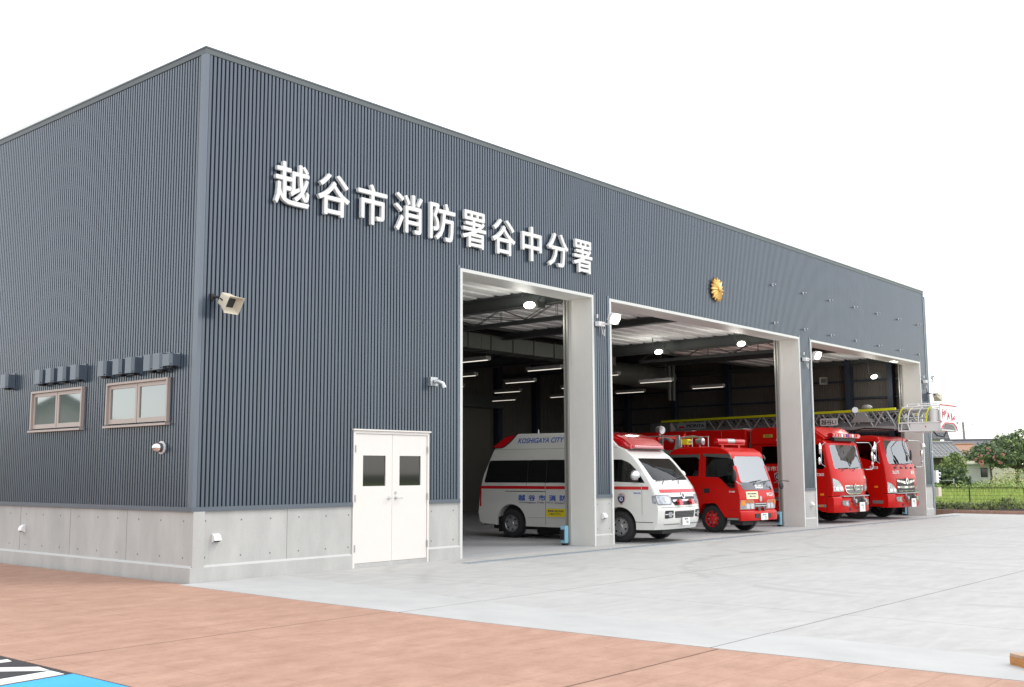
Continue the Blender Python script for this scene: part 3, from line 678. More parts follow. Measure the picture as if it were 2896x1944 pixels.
# fluorescent battens on a grid
names = {0: 'front', 1: 'second', 2: 'third', 3: 'rearmost'}; cols = {11.4: 'leftmost', 14.45: 'second', 17.2: 'third', 20.15: 'fourth', 23.4: 'rightmost'}
proto = None
for j, yy in enumerate((4.42, 7.65, 10.75, 13.75)):
    for xx in cols:
        lab = 'slim fluorescent batten in the %s column and %s row' % (cols[xx], names[j])
        if proto is None:
            proto = thing('fluorescent_light', lab, 'strip light', (xx, yy, 4.42), 0, 'fluorescent battens hung in rows in the garage')
            bm = B(); box(bm, -0.05, 0.05, 0.0, 1.25, 0.03, 0.09); box(bm, -0.08, 0.08, 0.0, 0.02, 0.0, 0.1); box(bm, -0.08, 0.08, 1.23, 1.25, 0.0, 0.1)
            for s in (-1, 1): box(bm, s*0.08-0.004, s*0.08+0.004, 0.02, 1.23, 0.0, 0.1)
            for q in (0.25, 1.0): cyl(bm, (0, q, 0.09), (0, q, 1.1), 0.003, seg=6, mi=1)
            build('housing', bm, [mat('batten_grey', (0.17, 0.165, 0.16), 0.5), BLACK], proto); bm = B(); cyl(bm, (0, 0.03, 0.005), (0, 1.22, 0.005), 0.018, seg=10); build('tube', bm, TUBE, proto)
        else:
            o = copy_tree(proto); o.location = (xx, yy, 4.42); o['label'] = lab
# side wall vent hoods
def hood_obj(yc, z0, h, label):
    T = thing('vent_hood', label, 'vent hood', (0, yc, z0), 0, 'dark metal vent hoods above the side windows')
    bm = B(); box(bm, -0.016, -0.001, -0.13, 0.13, -0.02, h+0.02); build('back_plate', bm, TRIMB, T)
    bm = B(); pr = [(-0.017, -0.105), (-0.12, -0.105), (-0.16, -0.065), (-0.165, 0.105), (-0.017, 0.105)]
    lo = [bm.verts.new((x, y, 0)) for x, y in pr]; hi = [bm.verts.new((x, y, h)) for x, y in pr]
    bm.faces.new(hi)
    for i in range(5): bm.faces.new((lo[i], lo[(i+1) % 5], hi[(i+1) % 5], hi[i]))
    build('hood', bm, TRIMB, T)
    bm = B(); box(bm, -0.15, -0.02, -0.095, 0.095, 0.02, 0.03); cyl(bm, (-0.08, 0, -0.03), (-0.08, 0, 0.03), 0.06, seg=14); build('louvre', bm, BLACK, T)
HL = [(6.0, 'lone dark vent hood at the left edge of the side wall'), (4.68, 'first hood from the left in the row of four over the left window'), (4.27, 'second hood from the left in the row of four over the left window'),
      (3.84, 'third hood from the left in the row of four over the left window'), (3.40, 'rightmost hood in the row of four over the left window'), (2.50, 'dark hood standing apart just left of the right window'),
      (2.02, 'left one of the close pair of hoods over the right window'), (1.64, 'right one of the close pair of hoods over the right window'), (1.10, 'left hood of the tight trio nearest the corner'),
      (0.83, 'middle hood of the tight trio nearest the corner')]
for yc, lab in HL: hood_obj(yc, 3.13, 0.25, lab)
hood_obj(0.56, 3.17, 0.18, 'small short hood, rightmost of the tight trio nearest the corner')
# flue cap on the side wall
T = thing('flue_cap', 'shiny round stainless flue cap low on the side wall near the corner', 'flue cap', (0, 0.86, 1.95))
bm = B(); lathe(bm, [(-0.001, 0.0), (-0.001, 0.10), (-0.02, 0.10), (-0.02, 0.0)], 'x', (0, 0, 0), 28); build('wall_plate', bm, WHITE, T, smooth=40)
bm = B(); lathe(bm, [(-0.02, 0.0), (-0.02, 0.07), (-0.07, 0.07), (-0.07, 0.0)], 'x', (0, 0, 0), 28); build('collar', bm, DASH, T, smooth=40)
bm = B(); lathe(bm, [(-0.07, 0.0), (-0.07, 0.08), (-0.09, 0.078), (-0.145, 0.045), (-0.16, 0.02), (-0.16, 0.0)], 'x', (0, 0, 0), 28); build('cap', bm, CHROME, T, smooth=40)
# quarter round outlet hoods on the concrete base
def outlet(loc, rotz, label):
    T = thing('outlet_hood', label, 'outlet hood', loc, rotz, 'small white outlet hoods on the concrete base')
    bm = B(); n = 8; pr = [(0, 0.0)]+[(-0.085*math.sin(R(90*k/n)), -0.01+0.11*math.cos(R(90*k/n))) for k in range(n+1)]+[(-0.085, -0.01)]
    pr = [(0.0, 0.10)]+[(-0.085*math.sin(R(90*k/n)), 0.10*math.cos(R(90*k/n))) for k in range(1, n+1)]
    A = [bm.verts.new((-0.06, y, z)) for y, z in pr]; C = [bm.verts.new((0.06, y, z)) for y, z in pr]
    for i in range(len(A)-1): bm.faces.new((A[i], A[i+1], C[i+1], C[i]))
    for ring in (A, C): v0 = bm.verts.new((ring[0].co.x, 0, -0.035)); bm.faces.new(ring+[v0])
    build('cowl', bm, WHITE, T, smooth=50)
    bm = B(); box(bm, -0.057, 0.057, -0.05, 0.0, -0.018, -0.012); build('grille', bm, BLACK, T)
outlet((0.40, 0.003, 0.57), 0, 'white outlet hood on the base just right of the front corner'); outlet((10.20, 0.003, 0.57), 0, 'white outlet hood at the foot of the first pillar')
outlet((20.42, 0.003, 0.57), 0, 'white outlet hood at the foot of the second pillar'); outlet((0.003, 5.25, 0.57), R(-90), 'white outlet hood on the side wall base at the far left')
# outdoor spout lamp
T = thing('wall_spout', 'grey box with a downturned spout on the wall left of the first bay', 'wall fitting', (4.88, -0.005, 3.18))
bm = B(); box(bm, -0.09, 0.09, -0.10, 0.004, -0.06, 0.10); build('box', bm, STEEL, T)
bm = B(); tube(bm, [(0.0, -0.10, 0.02), (0.04, -0.17, 0.02), (0.09, -0.22, -0.02), (0.11, -0.24, -0.10)], [0.035, 0.04, 0.045, 0.055], 12); build('spout', bm, STEEL, T, smooth=50)
# eye bolts on the upper front wall
pr_ = None
for r_, (zz, xs) in enumerate(((6.77, [18.44, 20.36, 22.2, 24.05, 25.9, 27.75, 29.6]), (5.69, [18.48, 20.37, 22.2, 24.07, 25.93, 27.77, 29.6]))):
    for k, xx in enumerate(xs):
        lab = 'small metal eye bolt, number %d from the left in the %s row on the wall' % (k+1, 'upper' if r_ == 0 else 'lower')
        if pr_ is None:
            pr_ = thing('eye_bolt', lab, 'eye bolt', (xx, 0, zz), 0, 'eye bolts in two rows on the upper front wall')
            bm = B(); box(bm, -0.035, 0.035, -0.03, 0.0, -0.03, 0.03); cyl(bm, (0, -0.03, 0), (0.0, -0.08, 0), 0.012, seg=8); cyl(bm, (-0.03, -0.095, 0), (0.03, -0.095, 0), 0.022, seg=8); build('bolt', bm, STEEL, pr_)
        else: o = copy_tree(pr_); o.location = (xx, 0, zz); o['label'] = lab
# sensor posts inside the jambs
for xx, lab in ((9.72, 'pale blue sensor box at the foot of the first pillar'), (19.78, 'pale blue sensor box at the foot of the second pillar'), (29.38, 'pale blue sensor box at the foot of the last pillar')):
    T = thing('door_sensor', lab, 'sensor', (xx, 0.70, GZ), 0, 'sensor boxes at the feet of the bay jambs')
    bm = B(); box(bm, -0.06, 0.06, -0.06, 0.06, 0.05, 0.42); build('body', bm, CYAN, T)
    bm = B(); box(bm, -0.10, -0.06, -0.045, 0.045, 0.12, 0.34); box(bm, -0.04, 0.04, -0.05, 0.05, 0.0, 0.05); build('lens', bm, BLACK, T)
# downpipe and boxes past the right end
T = thing('downpipe', 'grey square downpipe at the far right end of the station', 'downpipe', (30.46, 0.05, 0))
bm = B(); box(bm, -0.05, 0.05, -0.05, 0.05, GZ, 7.9); build('pipe', bm, mat('pipe_grey', (0.30, 0.34, 0.40), 0.5), T)
for zz in (0.6, 2.2, 3.8): bm = B(); box(bm, -0.12, 0.065, -0.065, 0.065, zz, zz+0.05); build('clamp', bm, STEEL, T)
T = thing('meter_box', 'white utility box with small pipes beside the downpipe', 'meter box', (30.62, 0.02, 1.12))
bm = B(); box(bm, -0.10, 0.15, -0.10, 0.05, 0, 0.44); build('box', bm, WHITE, T)
bm = B(); tube(bm, [(0.15, -0.08, 0.33), (0.32, -0.1, 0.34), (0.34, -0.1, 0.26)], 0.03, 8); tube(bm, [(0.15, -0.08, 0.2), (0.28, -0.1, 0.2)], 0.03, 8); tube(bm, [(0.15, -0.08, 0.1), (0.25, -0.1, 0.08)], 0.025, 8); build('pipe', bm, CHROME, T)
T = thing('junction_box', 'beige junction box mounted low beside the downpipe', 'junction box', (30.66, 0.0, 0.62))
bm = B(); box(bm, -0.14, 0.2, -0.12, 0.06, 0, 0.33); build('box', bm, OFFW, T); bm = B(); box(bm, -0.12, 0.18, -0.13, -0.121, 0.02, 0.31); build('door', bm, OFFW, T)
# wooden platform corner at the lower right
T = thing('wooden_platform', 'low brown wooden platform lying on the apron at the right edge', 'platform', (0.50, -11.07, GZ), R(-36))
bm = B()
for k in range(5): box(bm, 0.0, 0.9, -0.16*(k+1)+0.004, -0.16*k-0.004, 0.072, 0.095)
build('planks', bm, mat('plank_top', (0.42, 0.28, 0.19), 0.6, 0, 0.2, 6, stretch=(1, 8, 1)), T)
bm = B(); box(bm, 0, 0.9, -0.02, 0.0, 0.0, 0.071); box(bm, 0, 0.02, -0.8, -0.02, 0.0, 0.071); box(bm, 0.02, 0.9, -0.80, -0.78, 0, 0.071); build('skirt', bm, mat('wood_orange', (0.45, 0.19, 0.05), 0.5, 0, 0.3, 8, stretch=(1, 1, 8)), T)

# ------------------------------------------------------------------ vehicles
def interp(tab, z):
    if z <= tab[0][0]: return tab[0][1]
    for (a, ya), (b, yb) in zip(tab, tab[1:]):
        if z <= b: return ya+(yb-ya)*(z-a)/(b-a)
    return tab[-1][1]
class Car:
    def __init__(s, name, label, cat, x, y, deg, w, front, zb=1.25, k=0.13, bulge=0.12, yb=0.9, group=None):
        s.T = thing(name, label, cat, (x, y, GZ), R(deg), group); s.w = w; s.front = front; s.zb = zb; s.k = k; s.b = bulge; s.yb = yb
    def D(s, p):
        x, y, z = p; yf = -1.25; t = min(1, max(0, (s.yb-y)/(s.yb-yf))); t = t*t*(3-2*t)
        q = min(1.15, abs(x)/s.w); y2 = y+s.b*t*(0.35*q**2+0.65*q**6)
        kk = 1-s.k*max(0, z-s.zb); return Vector((x*kk, y2, z))
    def side(s, off=0.004, sgn=-1):
        return lambda u, v, t: s.D((sgn*(s.w+off+t), u, v))
    def txt_side(s, y0, z0, off=0.004):
        return lambda u, v, t: s.D((-(s.w+off+t), y0-u, z0+v))
    def frn(s, off=0.004):
        return lambda u, v, t: s.D((u, interp(s.front, v)-off-t, v))
    def txt_front(s, x0, z0, off=0.004):
        return lambda u, v, t: s.D((x0+u, interp(s.front, z0+v)-off-t, z0+v))
    def S(s, name, pts, m, off=0.004, th=0.006, parent=None, sgn=-1, grid=0.15, smooth=30):
        return build(name, sheet_bm(pts, s.side(off, sgn), 0, th, grid), m, parent or s.T, smooth)
    def Fr(s, name, pts, m, off=0.004, th=0.006, parent=None, grid=0.1, smooth=30):
        return build(name, sheet_bm(pts, s.frn(off), 0, th, grid), m, parent or s.T, smooth)
    def body(s, name, prof, m, cavity=None, side_cuts=(), front_cuts=(), bev=0.05, bevz=0.9, small=0.012, w=None, xs=None):
        w = w or s.w
        def prism(pts, a, b, ax=0):
            bm = B()
            if ax == 0: A = [bm.verts.new((a, p, q)) for p, q in pts]; C = [bm.verts.new((b, p, q)) for p, q in pts]
            else: A = [bm.verts.new((p, a, q)) for p, q in pts]; C = [bm.verts.new((p, b, q)) for p, q in pts]
            bm.faces.new(A[::-1]); bm.faces.new(C); n = len(A)
            for i in range(n): bm.faces.new((A[i], A[(i+1) % n], C[(i+1) % n], C[i]))
            bmesh.ops.recalc_face_normals(bm, faces=bm.faces); return bm
        bm = prism(prof, -w, w)
        if bev:
            E_ = [e for e in bm.edges if abs(e.verts[0].co.x-e.verts[1].co.x) < 1e-6 and min(v.co.z for v in e.verts) > bevz]
            bmesh.ops.bevel(bm, geom=E_, offset=bev, segments=4, affect='EDGES', profile=0.5, clamp_overlap=True)
        def tmp(bm_):
            me = bpy.data.meshes.new('tmp'); bm_.to_mesh(me); bm_.free(); o = bpy.data.objects.new('tmp', me); COL.objects.link(o); return o
        main = tmp(bm); cut = []
        if cavity: cut.append(tmp(prism(cavity, -(w-0.06), w-0.06)))
        for c in side_cuts: cut.append(tmp(prism(c, -w-0.2, w+0.2)))
        for c in front_cuts: cut.append(tmp(prism(c[0], c[1], c[2], 1)))
        for c in cut:
            md = main.modifiers.new('b', 'BOOLEAN'); md.operation = 'DIFFERENCE'; md.solver = 'EXACT'; md.object = c
        dg = bpy.context.evaluated_depsgraph_get(); me = bpy.data.meshes.new_from_object(main.evaluated_get(dg))
        bm = B(); bm.from_mesh(me); bpy.data.meshes.remove(me)
        for o in cut+[main]: bpy.data.objects.remove(o)
        zs = [v.co.z for v in bm.verts]; ys = [v.co.y for v in bm.verts]
        bis(bm, 2, frange(min(zs), max(zs), 0.15)); bis(bm, 0, frange(-w, w, 0.12)); bis(bm, 1, [q for q in frange(min(ys), max(ys), 0.08) if q < s.yb+0.2])
        for v in bm.verts: v.co = s.D(v.co)
        return build(name, bm, m, s.T, 32)
    def wheel(s, x, y, r, wd, rim_r, rimm, sgn=-1, style='steel'):
        bm = B(); o = sgn; h = wd/2
        pr = [(-h, rim_r*0.9), (-h, r*0.80), (-h*0.92, r*0.94), (-h*0.70, r), (-h*0.3, r*1.004), (h*0.3, r*1.004), (h*0.70, r), (h*0.92, r*0.94), (h, r*0.80), (h, rim_r*0.9)]
        lathe(bm, pr, 'x', (0, 0, 0), 40)
        for k in (-0.45, -0.15, 0.15, 0.45): lathe(bm, [(k*wd-0.006, r*1.003), (k*wd-0.003, r*1.012), (k*wd+0.003, r*1.012), (k*wd+0.006, r*1.003)], 'x', (0, 0, 0), 40)
        W = build('wheel', bm, RUBBER, s.T, 40, (x, y, r))
        bm = B(); f = sgn*h
        if style == 'steel': pr = [(f*1.0, rim_r*1.02), (f*0.96, rim_r*0.97), (f*0.62, rim_r*0.90), (f*0.55, rim_r*0.78), (f*0.72, rim_r*0.62), (f*0.80, rim_r*0.34), (f*0.95, rim_r*0.30), (f*1.0, rim_r*0.2), (f*1.0, 0)]
        else: pr = [(f*0.98, rim_r*1.04), (f*1.02, rim_r*0.97), (f*0.86, rim_r*0.90), (f*0.93, rim_r*0.6), (f*0.98, rim_r*0.32), (f*1.06, rim_r*0.28), (f*1.08, 0)]
        lathe(bm, pr, 'x', (0, 0, 0), 36)
        n = 6 if style != 'steel' else 8
        for k in range(n):
            a = 2*math.pi*k/n+0.3; c = (f*(0.95 if style != 'steel' else 0.70), math.cos(a)*rim_r*0.70, math.sin(a)*rim_r*0.70)
            d = Vector((f, 0, 0)).normalized()*0.006
            cyl(bm, Vector(c)-d*2, Vector(c)+d, rim_r*0.115, seg=12, mi=1)
        if style == 'steel':
            for k in range(6):
                a = 2*math.pi*k/6; c = Vector((f*0.78, math.cos(a)*rim_r*0.45, math.sin(a)*rim_r*0.45)); cyl(bm, c, c+Vector((sgn*0.03, 0, 0)), 0.017, seg=6, mi=2)
        build('rim', bm, [rimm, SEAM, STEEL], W, 35)
        return W
    def text_s(s, body, size, y, z, m, name='lettering', parent=None, off=0.005, **kw):
        return build(name, text_bm(body, size, s.txt_side(y, z, off), 0, 0.002, **kw), m, parent or s.T)
    def text_f(s, body, size, x, z, m, name='lettering', parent=None, off=0.006, **kw):
        return build(name, text_bm(body, size, s.txt_front(x, z, off), 0, 0.002, **kw), m, parent or s.T)
    def badge(s, y, z, h=0.2):
        pts = [(y-h*0.38, z+h*0.36), (y-h*0.2, z+h*0.46), (y, z+h*0.5), (y+h*0.2, z+h*0.46), (y+h*0.38, z+h*0.36), (y+h*0.40, z), (y+h*0.30, z-h*0.25), (y, z-h*0.52), (y-h*0.30, z-h*0.25), (y-h*0.40, z)]
        b = s.S('badge', pts, TXR, 0.004, 0.002)
        c = lambda k: [(y+(p-y)*k, z+(q-z)*k) for p, q in pts]
        s.S('badge_rim', c(0.93), WHITE, 0.0065, 0.001, b); s.S('badge_field', c(0.86), NAVY, 0.008, 0.001, b)
        s.text_s('越谷消防', h*0.19, y, z+h*0.30, WHITE, 'lettering', b, 0.0095)
        bb = sheet_bm(arc(y, z-0.02*h, h*0.17, 0, 330, 14), s.side(0.0095), 0, 0.001, None); build('crest', bb, WHITE, b)
        bb = sheet_bm(arc(y-h*0.02, z-0.02*h, h*0.10, 0, 330, 12), s.side(0.0108), 0, 0.001, None); build('crest_ring', bb, BLUE, b)
        return b
    def plate(s, x, z, y, body='94', w=0.33, h=0.17):
        bm = B(); box(bm, x-w/2, x+w/2, y-0.012, y, z-h/2, z+h/2); p = build('number_plate', bm, WHITE, s.T)
        mp_ = lambda u, v, t: Vector((x+u, y-0.013-t, z+v))
        build('lettering', text_bm(body, 0.10, lambda u, v, t: Vector((x+0.05+u, y-0.013-t, z-0.025+v)), 0, 0.001, bold=0.01), mat('plate_green', (0.02, 0.12, 0.06), 0.5), p)
        build('lettering', text_bm('越谷 800', 0.042, lambda u, v, t: Vector((x+u, y-0.013-t, z+0.05+v)), 0, 0.001, bold=0.01), MATS['plate_green'], p)
        return p
    def seat(s, x, y, z):
        bm = B(); box(bm, x-0.24, x+0.24, y-0.25, y+0.25, z-0.15, z); box(bm, x-0.23, x+0.23, y+0.2, y+0.33, z, z+0.62); box(bm, x-0.12, x+0.12, y+0.22, y+0.31, z+0.64, z+0.82)
        bmesh.ops.bevel(bm, geom=bm.edges[:], offset=0.03, segments=2, affect='EDGES'); return build('seat', bm, SEAT, s.T, 40)
def wiper(car, x, z, ln, lean=0.0, y=None, parent=None):
    bm = B(); pts = [car.D((x+ln*t, interp(car.front, z+lean*t)-0.03, z+lean*t)) for t in (0, 0.25, 0.5, 0.75, 1)]
    tube(bm, pts, 0.010, 5); m_ = pts[2]; tube(bm, [car.D((x+ln*0.25, interp(car.front, z-0.08)-0.02, z-0.08)), m_+Vector((0, -0.02, 0))], 0.008, 5)
    return build('wiper', bm, BLACK, parent or car.T)

# ---- ambulance
FA = [(0.30, -1.04), (0.45, -1.13), (0.75, -1.16), (0.90, -1.13), (1.10, -1.06), (1.22, -0.99), (1.36, -0.87), (1.92, -0.33), (2.0, -0.22), (2.5, 0.3)]
A = Car('ambulance', 'white ambulance with red stripe and red roof lights parked behind the first pillar', 'ambulance', 12.16, 0.33, 2.8, 0.94, FA, 1.25, 0.125, 0.17, -0.40)
ach = lambda cy, r, cz=0.36, a0=170, a1=10: [p for p in arc(cy, cz, r, a0, a1, 14)]
prof = [(-1.04, 0.30), (-1.13, 0.45), (-1.16, 0.72), (-1.135, 0.88), (-1.075, 1.06), (-0.99, 1.22), (-0.87, 1.36), (-0.33, 1.92), (-0.12, 2.08), (0.10, 2.17), (0.35, 2.40), (0.75, 2.50), (2.98, 2.52), (3.35, 2.44), (3.62, 2.28), (3.74, 2.12), (3.86, 1.86), (4.02, 1.50), (4.08, 1.2), (4.14, 0.60), (4.10, 0.38), (4.0, 0.33), (3.60, 0.31)]
prof += [(p, q) for p, q in arc(3.11, 0.36, 0.45, -8, 188, 16)] + [(2.66, 0.29), (0.50, 0.28)] + [(p, q) for p, q in arc(0.0, 0.36, 0.43, -8, 188, 16)] + [(-0.45, 0.29)]
cav = [(-0.95, 0.75), (-0.97, 1.10), (-0.80, 1.32), (-0.30, 1.84), (0.0, 1.95), (0.95, 1.95), (0.95, 0.75)]
wF = rpoly([(0.62, 1.37), (0.62, 1.86), (-0.02, 1.86), (-0.26, 1.78, 0.15), (-0.72, 1.33, 0.02), (-0.60, 1.33)], 0.05)
ws = rpoly([(-0.80, 1.385), (0.80, 1.385), (0.80, 1.885), (-0.80, 1.885)], 0.07)
body = A.body('body', prof, AMBW, cav, [wF], [(ws, -2.0, 0.2)], 0.075, 0.95)
A.Fr('windscreen', rpoly([(-0.835, 1.365), (0.835, 1.365), (0.835, 1.91), (-0.835, 1.91)], 0.07), GLASSB, -0.012, 0.006)
for sg in (-1, 1): A.S('door_window', wF, GLASSD, -0.020, 0.006, sgn=sg)
A.S('side_window', rpoly([(3.96, 1.33), (1.02, 1.33), (1.02, 1.87), (3.83, 1.87)], 0.06), TINT, 0.003, 0.004)
A.S('side_window', rpoly([(3.96, 1.33), (1.02, 1.33), (1.02, 1.87), (3.83, 1.87)], 0.06), TINT, 0.003, 0.004, sgn=1)
for yy in (2.62, 2.06): A.S('window_seam', [(yy-0.006, 1.33), (yy+0.006, 1.33), (yy+0.006, 1.87), (yy-0.006, 1.87)], SEAM, 0.0075, 0.001, grid=None)
for sg in (-1, 1):
    for a, b in ((4.07, 2.085), (2.06, 0.76), (0.74, -0.60), (-0.62, -0.86)):
        z1 = 1.215; A.S('side_stripe', [(a, z1-0.035), (b, z1-0.035), (b, z1+0.035), (a, z1+0.035)], STRIPE, 0.003, 0.002, sgn=sg)
A.Fr('front_stripe', [(-0.80, 1.115), (0.80, 1.115), (0.80, 1.185), (-0.80, 1.185)], STRIPE, 0.003, 0.003)
for yy, z0, z1 in ((2.07, 0.33, 1.87), (2.64, 1.2, 1.33), (0.75, 0.32, 2.08), (-0.62, 0.62, 1.30)):
    A.S('door_seam', [(yy-0.005, z0), (yy+0.005, z0), (yy+0.005, z1), (yy-0.005, z1)], SEAMG, 0.002, 0.002, grid=0.3)
A.S('slide_rail', [(3.29, 1.115), (2.07, 1.115), (2.07, 1.13), (3.29, 1.13)], SEAM, 0.003, 0.004)
A.S('roof_seam', [(3.74, 2.135), (0.1, 2.135), (0.1, 2.142), (3.74, 2.142)], SEAMG, 0.002, 0.003)
A.S('sill_seam', [(2.62, 0.50), (0.5, 0.50), (0.5, 0.505), (2.62, 0.505)], SEAMG, 0.002, 0.002)
A.text_s('KOSHIGAYA CITY', 0.155, 2.29, 2.345, BLUE, bold=0.014, shear=0.35, w=1.38, h=0.12)
o = A.text_s('越谷市消防署', 0.15, 2.02, 0.97, BLUE, bold=0.02, w=1.72, h=0.135, space=1.9)
A.text_s('Koshigaya City  Fire Department', 0.05, 2.02, 0.855, mat('small_print_grey', (0.12, 0.14, 0.25), 0.5), bold=0.01, w=1.66)
st = A.S('sticker', rrect(1.46, 0.53, 2.05, 0.72, 0.01), YEL, 0.004, 0.002)
A.text_s('救急車の適正利用に', 0.05, 1.76, 0.665, NAVY, 'lettering', st, 0.0065, bold=0.01, w=0.48); A.text_s('ご協力ください', 0.05, 1.78, 0.595, NAVY, 'lettering', st, 0.0065, bold=0.01, w=0.36)
A.badge(-0.05, 0.97, 0.26)
A.text_s('3A2103', 0.05, -0.48, 1.105, BLUE, bold=0.01, w=0.2)
# lights and grille
for sg in (-1, 1):
    P = [(sg*0.935, 0.86), (sg*0.935, 1.055), (sg*0.58, 1.04), (sg*0.54, 0.95), (sg*0.57, 0.86)]
    A.Fr('headlight_rim', rpoly([(sg*0.94, 0.845), (sg*0.94, 1.068), (sg*0.565, 1.055), (sg*0.52, 0.95), (sg*0.555, 0.845)], 0.03), DASH, -0.006, 0.012)
    hl = A.Fr('headlight', rpoly(P, 0.03), LENS, -0.002, 0.014)
    A.Fr('reflector', arc(sg*0.67, 0.945, 0.062, 0, 340, 16), CHROME, 0.011, 0.004, hl); A.Fr('side_lamp', rrect(min(sg*0.80, sg*0.88), 0.90, max(sg*0.80, sg*0.88), 1.0, 0.02), REDLI if False else LENS, 0.011, 0.004, hl)
    A.S('headlight_side', rpoly([(-0.99, 0.88), (-0.97, 1.05), (-1.07, 1.055), (-1.128, 0.865)], 0.02), LENS, -0.002, 0.008, hl, sg)
    fg = A.Fr('fog_light', rpoly([(sg*0.78, 0.54), (sg*0.78, 0.72), (sg*0.50, 0.72), (sg*0.50, 0.56)], 0.03), BLACK, 0.002, 0.004)
    A.Fr('lamp', arc(sg*0.63, 0.63, 0.062, 0, 345, 16), LENS, 0.005, 0.02, fg); A.Fr('trim', [(sg*0.78, 0.625), (sg*0.78, 0.645), (sg*0.50, 0.645), (sg*0.50, 0.625)], AMBW, 0.006, 0.008, fg)
gr = A.Fr('grille', rpoly([(-0.51, 0.90), (-0.42, 0.83), (0.42, 0.83), (0.51, 0.90), (0.51, 1.035), (-0.51, 1.035)], 0.03), BLACK, 0.001, 0.006)
for z0, z1, ww in ((0.915, 0.955, 0.49), (1.02, 1.045, 0.52)): A.Fr('grille_bar', [(-ww, z0), (ww, z0), (ww, z1), (-ww, z1)], CHROME, 0.008, 0.012, gr)
A.Fr('emblem', arc(0, 1.045, 0.072, 0, 345, 20), CHROME, 0.016, 0.014, gr); A.Fr('emblem_recess', arc(0, 1.045, 0.045, 0, 345, 16), DASH, 0.031, 0.002, gr)
lg = A.Fr('lower_grille', rpoly([(-0.42, 0.55), (0.42, 0.55), (0.45, 0.70), (-0.45, 0.70)], 0.02), BLACK, 0.001, 0.005)
for k in range(4): A.Fr('grille_bar', [(-0.41, 0.575+k*0.032), (0.41, 0.575+k*0.032), (0.41, 0.585+k*0.032), (-0.41, 0.585+k*0.032)], DASH, 0.007, 0.008, lg)
for xx in (-0.27, 0.27): A.Fr('warning_light', rrect(xx-0.07, 0.835, xx+0.07, 0.955, 0.03), REDL, 0.02, 0.07)
A.Fr('bumper_line', [(-0.86, 0.785), (0.86, 0.785), (0.86, 0.792), (-0.86, 0.792)], SEAMG, 0.002, 0.003)
for a, b in ((-0.78, -0.20), (0.20, 0.78)): A.Fr('bumper_slot', [(a, 0.405), (b, 0.405), (b, 0.417), (a, 0.417)], SEAM, 0.002, 0.003)
A.S('bumper_seam', [(-0.42, 0.455), (-1.0, 0.455), (-1.0, 0.468), (-0.42, 0.468)], SEAM, 0.002, 0.003)
A.plate(0.0, 0.47, -1.165, '94'); wiper(A, -0.05, 1.385, 0.62, 0.09); wiper(A, -0.75, 1.38, 0.6, 0.03)
A.S('air_slot', rpoly([(-0.30, 1.70), (-0.34, 1.70), (-0.46, 1.60), (-0.42, 1.60)], 0.01), SEAM, 0.003, 0.003)
# red roof light at the front and corner lamps at the rear
bm = B(); pf = [(-0.20, 2.10), (-0.19, 2.19), (-0.02, 2.32), (0.25, 2.44), (0.62, 2.52), (0.95, 2.535), (0.95, 2.46), (0.55, 2.16), (0.2, 2.10)]
pa = [bm.verts.new((-0.89, p, q)) for p, q in pf]; pb = [bm.verts.new((0.89, p, q)) for p, q in pf]; bm.faces.new(pa[::-1]); bm.faces.new(pb)
for i in range(len(pf)): bm.faces.new((pa[i], pa[(i+1) % len(pf)], pb[(i+1) % len(pf)], pb[i]))
bmesh.ops.recalc_face_normals(bm, faces=bm.faces)
bmesh.ops.bevel(bm, geom=[e for e in bm.edges if abs(e.verts[0].co.x-e.verts[1].co.x) < 1e-6], offset=0.06, segments=3, affect='EDGES')
bis(bm, 0, frange(-0.9, 0.9, 0.12))
for v in bm.verts: v.co = A.D(v.co)
rl = build('roof_light', bm, REDL, A.T, 35)
bm = B(); pts = [A.D((x, -0.205-0.012, 2.155)) for x in [-0.70+0.1*k for k in range(15)]]; tube(bm, pts, 0.035, 8); build('light_tube', bm, REDLI, rl, 60)
bm = B(); pts = [A.D((x, -0.20, 2.095)) for x in [-0.88+0.11*k for k in range(17)]]; tube(bm, pts, 0.014, 6); build('seal', bm, BLACK, rl)
for sg in (-1, 1):
    tl = A.S('rear_roof_lamp', rpoly([(3.80, 2.17), (3.44, 2.17, 0.08), (3.22, 2.30, 0.1), (3.00, 2.515), (3.36, 2.47), (3.66, 2.29)], 0.02), BLACK, 0.001, 0.012, sgn=sg)
    A.S('lens', rpoly([(3.76, 2.19), (3.46, 2.19, 0.08), (3.26, 2.31, 0.1), (3.08, 2.485), (3.36, 2.445), (3.64, 2.27)], 0.02), REDL, 0.014, 0.012, tl, sg)
    A.S('tail_lamp', [(4.09, 0.75), (4.05, 0.75), (4.04, 1.2), (4.075, 1.2)], REDL, 0.002, 0.01, sgn=sg)
for yy in (2.55, 1.62): bm = B(); cyl(bm, (-0.55, yy, 2.50), (-0.55, yy, 2.62), 0.016, 0.010, 8); build('antenna', bm, WHITE, A.T)
for sg in (-1, 1):
    bm = B(); ball(bm, A.D((sg*1.06, -0.50, 1.50))+Vector((sg*0.02, 0, 0)), 0.19, (0.80, 0.55, 0.62)); mr = build('mirror', bm, CHROME, A.T, 60)
    bm = B(); ball(bm, A.D((sg*1.03, -0.47, 1.40)), 0.13, (0.75, 0.6, 0.38)); build('mirror_arm', bm, BLACK, mr, 60)
for sg in (-1, 1):
    A.wheel(sg*0.83, 0.0, 0.345, 0.20, 0.205, SILVER, sg, 'alloy'); A.wheel(sg*0.83, 3.11, 0.345, 0.20, 0.205, SILVER, sg, 'alloy')
bm = B(); box(bm, -0.90, -0.70, 3.50, 3.53, 0.14, 0.5); box(bm, 0.70, 0.90, 3.50, 3.53, 0.14, 0.5); build('mudflap', bm, BLACK, A.T)
